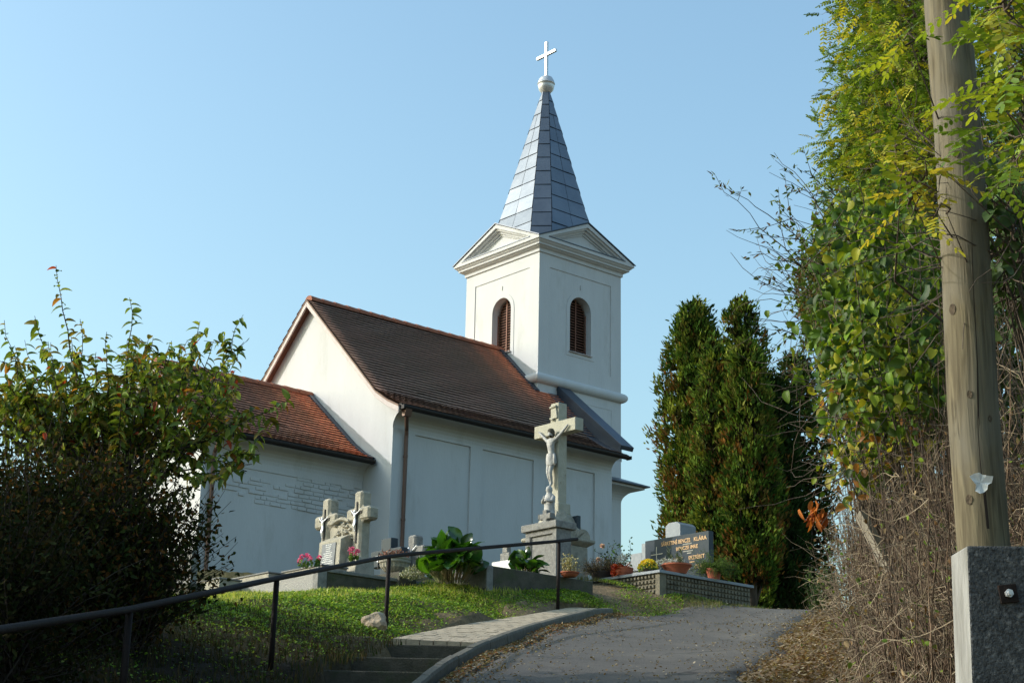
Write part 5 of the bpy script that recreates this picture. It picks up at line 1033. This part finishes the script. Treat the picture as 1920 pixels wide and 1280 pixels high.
for i, (px, py, d) in enumerate(tips):
    T = npt(px, py, d); fx = (px-205)/260
    B = hub+np.array([fx*.35, RNG.normal(0, .15), RNG.uniform(.0, .45)]); M = B*.45+T*.55+np.array([fx*.18, 0, -.06+RNG.normal(0, .10)]); L_ = bez(B, M, T, 12); L_[1:-1] += RNG.normal(0, .012, (10, 3))
    m.tube([tuple(hub-O), tuple(B-O)], [.03, .014], 5)
    lines.append(L_); rads.append(np.linspace(.011, .0025, 12)); nl = 30 if i < 18 else 26
    for s_ in range(3):           # short side twigs
        t0 = RNG.integers(5, 10); dv = unit(RNG.normal(size=3)*np.array([1, 1, .6])+np.array([fx*.4, 0, .25])); L2 = np.array([L_[t0]+dv*q*RNG.uniform(.22, .42)+np.array([0, 0, -.05*q*q]) for q in np.linspace(0, 1, 12)])
        if i >= 1 and py > 560: lines.append(L2); rads.append(np.linspace(.005, .002, 12)); LL = [L2]*8
        else: LL = []
        for Lq in LL:
            t = RNG.uniform(.15, 1); k = min(int(t*11), 10); LP.append(Lq[k]); LD.append(unit(Lq[k+1]-Lq[k])*.5+RNG.normal(0, .55, 3)+np.array([0, 0, -.45])); LN.append(UP+RNG.normal(0, .5, 3)); LS.append(RNG.uniform(.06, .10))
    for q in range(nl):
        t = (.32 if py < 600 else .2)+(.68 if py < 600 else .8)*q/nl; k = min(int(t*11), 10); ax = unit(L_[k+1]-L_[k]); sd = unit(np.cross(ax, UP+RNG.normal(0, .3, 3)))*(1 if q % 2 else -1)
        LP.append(L_[k]+(L_[k+1]-L_[k])*(t*11-k)); LD.append(sd*.9+ax*.5+np.array([0, 0, -.35])+RNG.normal(0, .25, 3)); LN.append(UP+RNG.normal(0, .35, 3)); LS.append(RNG.uniform(.065, .105))
m.build('trunk', BARK_DARK, g, smooth=True); twigs('branches', np.array(lines), np.array(rads), BARK_DARK, g, 4, O)
LP, LD, LN, LS = map(np.array, (LP, LD, LN, LS)); n = len(LP); col = pal(n, [(.13, .20, .035), (.18, .25, .045), (.09, .14, .03), (.25, .29, .05), (.20, .16, .035)], .18); red = RNG.random(n) < .035; col[red] = pal(red.sum(), [(.40, .07, .03), (.35, .16, .04)])
LS = LS*1.22; bigleaves('crown', LP, LD, LN, LS, LS*rnd(n, .40, .54), col, LEAF, g, cup=.5, curl=.75, origin=O, rows=5)
# something grey standing behind the shrubs, seen through the twigs
g = grave('headstone', 'grey headstone half hidden behind the dark shrub left of the wing downpipe', 'headstone', 356, 1096, 25)
m = MB(); m.box(-.42, 0, 0, .12, -.3, .55); m.build('slab', CONC, g, bevel=.015); m = MB(); m.box(-.50, .08, -.06, .2, -.3, .02); m.build('base', CONC_DARK, g, bevel=.01)

# ================================================================== RIGHT: pole, hedge, vine, acacias
pp = at(1845, 1030, 6.5); zt = at(1800, 1030, 6.25).z
g = empty('utility_pole', (pp.x, pp.y, Z(pp.x, pp.y)), 'weathered round wooden pole bolted to a concrete footing beside the hedge', 'pole'); O = np.array(g.location)
PL = np.array([[0., 0, z] for z in np.linspace(.25, 9.2, 16)]); m = MB(); m.tube([tuple(p+np.array([.006*math.sin(i*1.7), .005*math.cos(i*2.1), 0])) for i, p in enumerate(PL)], list(np.linspace(.107, .085, 16)), 28); wp = m.build('wooden_pole', POLE, g, smooth=True)
V = []; F_ = []
for i, z in enumerate(np.linspace(1.5, 2.85, 40)):         # long drying crack on the face towards the lane
    rr3 = .107-.022*(z-.25)/8.95+.0008; a0 = -1.62+.05*math.sin(z*2.9)+.03*math.sin(z*9.3); w3 = (.022+.03*math.sin(z*2.3+1)**2)*min(1, (2.85-z)*1.4, 1); jx, jy = .006*math.sin((z-.25)/.597*1.7), .005*math.cos((z-.25)/.597*2.1)
    V += [(jx+rr3*math.cos(a0-w3), jy+rr3*math.sin(a0-w3), z), (jx+rr3*math.cos(a0+w3), jy+rr3*math.sin(a0+w3), z)]
    if i: F_.append((2*i-2, 2*i-1, 2*i+1, 2*i))
m = MB(); m.add(V, F_); m.build('drying_crack', VOID, wp)
m = MB()
for z, a, r in ((1.62, -2.25, .014), (2.05, -1.95, .011), (2.42, -2.5, .016), (3.1, -2.0, .012), (3.35, -1.7, .010), (3.9, -2.3, .014), (4.3, -1.8, .011), (1.95, -1.2, .010)):
    rr3 = .107-.022*(z-.25)/8.95; jx, jy = .006*math.sin((z-.25)/.597*1.7), .005*math.cos((z-.25)/.597*2.1); c3 = Vector((jx+rr3*math.cos(a), jy+rr3*math.sin(a), z)); nn = Vector((math.cos(a), math.sin(a), 0)); tt = Vector((-math.sin(a), math.cos(a), 0))
    ring_ = [c3+nn*(.0015 if q % 2 else .003)+tt*(r*math.cos(q*.5236))+Vector((0, 0, r*1.5*math.sin(q*.5236))) for q in range(12)]; m = MB(); m.add(ring_+[c3+nn*.0005], [(q, (q+1) % 12, 12) for q in range(12)]); m.build('wood_knot', mat('dark_wood_knot', (.05, .036, .024), (.10, .075, .048), 30, .9), wp)
m = MB(); f0 = at(1813, 1030, 6.16); fx, fy = f0.x-O[0], f0.y-O[1]; H = zt-O[2]
m.add([(fx-.045, fy+.0, -.4), (fx+.36, fy, -.4), (fx+.36, fy+.22, -.4), (fx-.045, fy+.22, -.4), (fx, fy, H), (fx+.32, fy, H+.004), (fx+.32, fy+.22, H), (fx-.004, fy+.22, H)], [(0, 3, 2, 1), (4, 5, 6, 7), (0, 1, 5, 4), (1, 2, 6, 5), (2, 3, 7, 6), (3, 0, 4, 7)])
mat('granular_concrete', (.10, .105, .11), (.04, .043, .046), 60, .95, 1.0, 90, c3=(.22, .22, .22), s3=26, t3=(.55, .68)); WW = mat('whitewashed_concrete', (.30, .295, .28), (.17, .165, .15), 14, .9, .5, 40, stretch=(1, 1, .2))
st = m.build('concrete_footing', [MATS['granular_concrete'], WW], g); st.data.polygons[5].material_index = 1
for po in st.data.polygons:
    if po.normal.x < -.7: po.material_index = 1
    elif po.material_index == 1 and po.normal.x > -.7: po.material_index = 0
bv = st.modifiers.new('bevel', 'BEVEL'); bv.width = .008; bv.segments = 2
bp = at(1891, 1112, 6.15); m = MB(); bx_, bz_ = bp.x-O[0], bp.z-O[2]
c_, s_ = math.cos(.12), math.sin(.12); q = [(-.034, -.034), (.034, -.034), (.034, .034), (-.034, .034)]; m.prism([(bx_+a*c_-b*s_, bz_+a*s_+b*c_) for a, b in q], fy-.012, fy-.0005, 'y'); plate = m.build('bolt_plate', IRON, st, bevel=.002)
m = MB(); m.tube([(bx_, fy-.012, bz_), (bx_, fy-.026, bz_)], .016, 6); m.tube([(bx_, fy-.026, bz_), (bx_, fy-.04, bz_)], .009, 10); m.build('bolt', SILVER, plate)
# torn paper stuck to the pole
sp_ = at(1838, 905, 6.385); g2 = empty('paper_scrap', sp_, 'torn white paper scrap stuck on the wooden pole above the footing', 'paper'); m = MB(); V = []; n = 14
for i in range(n): a = 2*math.pi*i/n; r3 = .038*(1+.28*math.sin(a*3+.5)+.14*math.sin(a*5)); V.append((r3*math.cos(a), -.010-.012*abs(math.sin(a*2.5)), r3*1.05*math.sin(a)))
V.append((0, -.004, 0)); m.add(V, [(i, (i+1) % n, n) for i in range(n)]); m.build('torn_sheet', PAPER, g2)
# hedge of dry twigs along the right of the lane
def dry_hedge(label, x, y, rad, hgt, nmain, nside):
    z0 = Z(x, y); g = empty('dry_hedge', (x, y, z0), label, 'hedge', 0, 'dry twiggy hedge along the lane')
    a = rnd(nmain, 0, 6.28); q = np.sqrt(rnd(nmain, 0, 1)); b = np.c_[rad[0]*q*np.cos(a), rad[1]*q*np.sin(a), np.full(nmain, -.05)]; K = 8
    L_ = walk(b, np.c_[RNG.normal(-.02, .22, nmain), RNG.normal(0, .25, nmain), np.ones(nmain)], K, hgt/7*rnd(nmain, .6, 1.15), .17); L_[..., 2] = np.maximum(L_[..., 2], -.05); xl = -rad[0]*.95; L_[..., 0] = np.where(L_[..., 0] < xl, xl+(L_[..., 0]-xl)*.18, L_[..., 0])
    twigs('stems', L_, taper(nmain, K, rnd(nmain, .004, .009), .0018), STEM, g)
    i = RNG.integers(0, nmain, nside); k = RNG.integers(1, K-1, nside); p0 = L_[i, k]; dd = rdir(nside)*np.array([1, 1, .7])+np.array([0, 0, .15])
    S_ = walk(p0, dd, 6, rnd(nside, .025, .11), .32); twigs('side_twigs', S_, taper(nside, 6, rnd(nside, .0018, .0036), .0012), TWIG, g)
    n = nside//2; P = S_[RNG.integers(0, nside, n), RNG.integers(2, 6, n)]; leaves('withered_leaves', P, rdir(n)-UP*.4, rdir(n), rnd(n, .02, .05), rnd(n, .012, .03), pal(n, [(.22, .14, .07), (.12, .07, .035), (.28, .20, .11), (.14, .20, .035), (.20, .28, .04), (.10, .16, .03)], .2), LEAF_DULL, g)
    return g
dry_hedge('nearest tangle of dry hedge twigs beside the concrete footing', 2.78, 8.8, (.75, 1.2), 1.75, 800, 5200)
dry_hedge('dry hedge tangle just beyond the pole with dead stems', 3.42, 11.6, (.85, 1.4), 1.9, 900, 6000)
dry_hedge('middle stretch of dry hedge leaning over the leaf litter', 4.1, 14.8, (.95, 1.6), 2.0, 800, 5000)
dry_hedge('dry hedge stretch before the end of the right bank', 5.1, 18.6, (1.0, 1.8), 2.1, 650, 3500)
dry_hedge('farthest dry hedge tangle at the crest of the lane', 5.9, 22.2, (.9, 1.5), 2.2, 450, 2000)
dry_hedge('tall dry stems standing behind the wooden pole at the right edge', 3.15, 9.5, (.6, .8), 2.9, 620, 3500)
# broken plank stuck in the hedge
p = at(1616, 968, 10.6); q = at(1655, 1044, 10.4); m = MB(); v = Vector(q)-Vector(p); m.box(-.028, .028, -.035, .035, 0, v.length*1.6); o = m.build('fence_post', OLDWOOD, None, bevel=.004); o.location = Vector(p)+v*1.55; o.rotation_euler = (-v).to_track_quat('Z', 'Y').to_euler(); tag(o, 'broken grey fence post leaning among the dry hedge twigs', 'fence post')
# climbing vine over the hedge
VC = [(.045, .095, .012), (.075, .14, .014), (.11, .18, .016), (.19, .25, .02), (.03, .06, .010), (.05, .085, .02), (.27, .27, .025), (.06, .11, .014)]
def vine(label, poly, n, d0, d1, lsz, cs, extra=None):
    P = spots(poly, n//5, d0, d1); c = P.mean(0); x, y = c[0]+.4, c[1]; g = empty('climbing_vine', (x, y, Z(x, y)), label, 'vine', 0, 'vines over the hedge'); O = np.array(g.location)
    st = P[RNG.integers(0, len(P), 160)]; L_ = walk(st, rdir(160)*np.array([1, 1, .8]), 8, rnd(160, .06, .13), .25); root = np.array([[x, y, Z(x, y)]]).repeat(40, 0); e2 = P[RNG.integers(0, len(P), 40)]; L2 = root[:, None]+(e2-root)[:, None]*np.linspace(0, 1, 8)[None, :, None]+RNG.normal(0, .06, (40, 8, 3))*np.sin(np.linspace(0, np.pi, 8))[None, :, None]
    twigs('stems', np.concatenate([L_, L2]), np.concatenate([taper(160, 8, np.full(160, .004), .0015), taper(40, 8, np.full(40, .012), .003)]), BARK, g, 4, O)
    P = P.repeat(5, 0)+RNG.normal(0, .10, (len(P)*5, 3)); n = len(P); dd = rdir(n)*.7-UP*rnd(n, .2, 1.1)[:, None]+np.array([-.25, -.2, 0]); nn = np.array([-.4, -.25, .6])+rdir(n)*1.3; ln = lsz*rnd(n, .4, 1.35)
    bigleaves('foliage', P, dd, nn, ln, ln*rnd(n, .62, .82), pal(n, cs, .25), LEAF, g, cup=.35, curl=.65, origin=O, rows=5, wave=.04); return g
vine('broad leaved green vine draped over the hedge left of the pole', [(1560, 430), (1610, 385), (1700, 400), (1765, 470), (1780, 640), (1775, 760), (1690, 790), (1605, 760), (1560, 690), (1540, 620), (1575, 560)], 5600, 9.0, 12.2, .066, VC)
vine('yellowing vine leaves hanging at the lower left edge of the hedge', [(1560, 680), (1610, 700), (1690, 760), (1770, 780), (1710, 870), (1650, 870), (1610, 930), (1580, 900), (1560, 800)], 1200, 9.8, 12, .066, VC[1:]+[(.30, .26, .04), (.34, .30, .06), (.28, .13, .04)])
vine('shady inner growth of dark green leaves behind the hedge and pole', [(1545, 400), (1700, 380), (1930, 360), (1940, 760), (1880, 900), (1700, 860), (1600, 860), (1565, 720)], 4200, 11.8, 14.2, .085, [(.03, .06, .016), (.05, .09, .02), (.075, .12, .025), (.05, .05, .02)])
vine('pale green broad leaves hanging beside the right of the pole', [(1868, 330), (1925, 300), (1960, 420), (1940, 560), (1885, 545), (1860, 440)], 420, 6.4, 7.2, .085, [(.07, .12, .04), (.10, .16, .055), (.05, .09, .025)])
vine('dark tangled foliage at the back of the hedge', [(1500, 470), (1560, 430), (1640, 480), (1620, 640), (1530, 660), (1495, 580)], 900, 12.5, 14, .055, VC[:3])
# orange dead leaf cluster and bare sprigs
g = empty('dead_sprig', at(1530, 950, 11.5), 'hanging cluster of orange brown dead leaves at the hedge edge', 'sprig'); n = 26; P = np.c_[RNG.normal(0, .045, n), RNG.normal(0, .04, n), rnd(n, -.10, .05)]; bigleaves('dead_leaves', P, rdir(n)*.5-UP, rdir(n), rnd(n, .06, .11), rnd(n, .025, .045), pal(n, [(.36, .10, .03), (.45, .15, .04), (.28, .08, .03)]), LEAF_DULL, g, curl=.6); twigs('stem', [[[0, 0, .05], [.12, .0, .09], [.3, .1, .0], [.5, .2, -.1]]], [[.004, .004, .005, .006]], TWIG, g)
g = empty('elder_shrub', (4.3, 12.6, Z(4.3, 12.6)), 'half bare elder shrub whose long twigs arch out against the sky', 'shrub'); O = np.array(g.location)
ARC = [((1640, 640), (1480, 470), (1337, 335)), ((1650, 640), (1500, 420), (1352, 348)), ((1640, 600), (1560, 470), (1452, 376)), ((1650, 520), (1570, 420), (1455, 300)), ((1640, 600), (1520, 480), (1408, 478)), ((1640, 640), (1520, 560), (1428, 516)), ((1660, 640), (1560, 520), (1490, 480)), ((1660, 560), (1600, 360), (1500, 320)), ((1640, 660), (1540, 600), (1465, 625)), ((1650, 560), (1590, 430), (1470, 450)), ((1650, 700), (1560, 640), (1480, 690)), ((1680, 720), (1600, 660), (1500, 660))]
lines = []; LP = []; LD = []
for A, B, C in ARC:
    d = RNG.uniform(11.2, 12.4); L_ = bez(npt(*A, d+.3), npt(*B, d), npt(*C, d-.2), 14); L_[1:] += RNG.normal(0, .012, (13, 3)); lines.append(L_)
    for j in range(5):
        k = RNG.integers(5, 12); ax = unit(L_[k+1]-L_[k]); dv = unit(ax+RNG.normal(0, .6, 3)); l_ = RNG.uniform(.15, .38); L3 = np.array([L_[k]+dv*l_*t+np.array([0, 0, .06*l_*t*t]) for t in np.linspace(0, 1, 14)]); lines.append(L3)
        for q in range(7): LP.append(L3[min(13, 6+q)]); LD.append(dv*.6+RNG.normal(0, .6, 3))
    for q in range(10): LP.append(L_[-1-q//4]+RNG.normal(0, .02, 3)); LD.append(unit(L_[-1]-L_[-2])+RNG.normal(0, .7, 3))
nl = len(lines); rd = np.array([np.linspace(.008, .002, 14) if i % 6 == 0 else np.linspace(.003, .0012, 14) for i in range(nl)]); twigs('branches', np.array(lines), rd, BARK_DARK, g, 4, O)
m = MB(); m.tube([(0, 0, -.2), (-.1, -.2, 1.2), tuple(np.array(lines[0][0])-O)], [.06, .045, .02], 7)
for i in range(0, nl, 6): m.tube([(-.1, -.2, 1.2), tuple(lines[i][0]-O)], [.02, .009], 5)
m.build('trunk', BARK_DARK, g, smooth=True)
extra = spots([(1500, 470), (1570, 440), (1600, 600), (1530, 640), (1495, 580)], 2200, 11.4, 12.8); LP = np.concatenate([np.array(LP), extra]); LD = np.concatenate([np.array(LD), rdir(2200)]); n = len(LP)
leaves('foliage', LP, LD, UP*.5+rdir(n), rnd(n, .035, .065), rnd(n, .013, .022), pal(n, [(.05, .085, .025), (.08, .12, .03), (.12, .14, .04), (.10, .06, .03)]), LEAF, g, 'lance', origin=O)
# two unseen shrubs added right of the viewer to block sky light
bush('leafy_shrub', 'unseen big leafy shrub right of the view, added to block sky light from the pole', 'shrub', (4.6, 5.2, Z(4.6, 5.2)), (1.5, 1.6, 2.2), 200, 9000, .10, [(.05, .09, .02), (.08, .12, .03)], zlift=.7, group='leafy hedge shrubs')
bush('leafy_shrub', 'unseen big leafy shrub right of the viewer, added to block sky light', 'shrub', (4.2, 1.6, Z(4.2, 1.6)), (1.5, 1.8, 2.2), 200, 9000, .10, [(.05, .09, .02), (.08, .12, .03)], zlift=.7, group='leafy hedge shrubs')
bush('leafy_shrub', 'tall dark leafy shrub behind the pole and hedge at the right edge', 'shrub', (4.3, 11.4, Z(4.3, 11.4)), (1.2, 1.2, 2.2), 300, 16000, .085, [(.05, .09, .02), (.08, .12, .03), (.14, .18, .04)], zlift=.8, group='leafy hedge shrubs')
# acacias
AC = [(.20, .28, .03), (.30, .36, .035), (.12, .20, .025), (.40, .37, .04), (.07, .13, .02), (.11, .18, .025)]
def acacia(label, base, hubp, clumps, d0, d1, ncl, leaf, rl, k, cs, bs, spread):
    x, y = base; g = empty('acacia_tree', (x, y, Z(x, y)), label, 'tree', 0, 'acacias on the right'); O = np.array(g.location); hub = npt(*hubp)
    m = MB(); m.tube([(0, 0, -.3), tuple((hub-O)*.5+np.array([.1, .1, 0])), tuple(hub-O)], [.12*bs, .09*bs, .06*bs], 8)
    lines = []; PP = []
    for (px, py, w_) in clumps:
        d = RNG.uniform(d0, d1); c = npt(px, py, d); m.tube([tuple(hub-O), tuple((hub*.5+c*.5)-O+RNG.normal(0, .12, 3)), tuple(c-O)], [.035*bs, .02*bs, .006*bs], 5)
        s_ = c+np.clip(RNG.normal(0, 1, (int(ncl*w_), 3)), -1.7, 1.7)*np.array(spread)*math.sqrt(w_); PP.append(s_)
        e_s = s_[::3]; lines.append(c[None, None]+(e_s-c)[:, None]*np.linspace(0, 1, 6)[None, :, None]+RNG.normal(0, .03, (len(e_s), 6, 3))*np.sin(np.linspace(0, np.pi, 6))[None, :, None])
    m.build('trunk', BARK, g, smooth=True); PP = np.concatenate(PP); lines = np.concatenate(lines)
    P, D, Nn, Ln, Wd, Cc, st = compound(PP, rdir(len(PP))*np.array([1, 1, .6])-UP*.1+np.array([-.2, -.1, 0]), k, rl, leaf, .42, cs)
    twigs('branches', np.concatenate([lines]), taper(len(lines), 6, np.full(len(lines), .006), .002), BARK, g, 4, O); twigs('leaf_stalks', st, np.full(st.shape[:2], .0011), MATS['plant_stalk'], g, 3, O)
    leaves('crown', P, D, Nn, Ln, Wd, Cc, LEAF, g, 'round', fold=.12, curl=.1, origin=O); return g
cl = [(1648, 40, 1.), (1718, 30, 1.2), (1628, 130, 1.), (1698, 130, 1.3), (1730, 100, 1.2), (1613, 215, .9), (1678, 230, 1.3), (1720, 220, 1.2), (1598, 290, .5), (1638, 300, 1.2), (1718, 310, 1.3), (1745, 330, 1.), (1658, 370, 1.1), (1608, 345, .7), (1710, 400, 1.), (1678, 430, .8), (1770, 30, 1.), (1780, 200, 1.), (1870, 60, 1.2), (1910, 160, 1.2), (1880, 260, 1.2), (1940, 330, 1.), (1598, 420, .5), (1638, -40, 1.), (1730, -50, 1.2), (1860, -60, 1.)]
acacia('tall yellowing acacia with fine feathery leaves behind the vine and the pole', (5.2, 15.6), (1720, 520, 15.4), cl, 12.6, 16.2, 250, .045, .20, 7, AC, 1., (.23, .38, .22))
cl = [(1885, 20, 1.), (1925, 50, 1.2), (1895, 130, 1.1), (1920, 215, 1.), (1868, 60, .5), (1905, 300, .6), (1945, 120, 1.4), (1960, 260, 1.2), (1960, 0, 1.2), (1865, -30, .7), (1920, -50, 1.2)]
acacia('near acacia hanging large yellow green leaflets over the top of the pole', (3.9, 6.6), (2150, 300, 6.3), cl, 5.0, 6.2, 17, .046, .20, 6, AC[:4], .3, (.10, .16, .085))
cl = [(1700, 290, .8), (1722, 345, .9), (1690, 330, .5), (1775, 400, .3), (1700, 60, .6), (1710, 370, .6)]
acacia('slender acacia sapling with yellow leaves beside the left of the pole', (2.35, 7.9), (1790, 620, 7.6), cl, 6.0, 6.2, 9, .044, .19, 6, AC[:4]+[(.45, .38, .05)], .25, (.05, .10, .06))
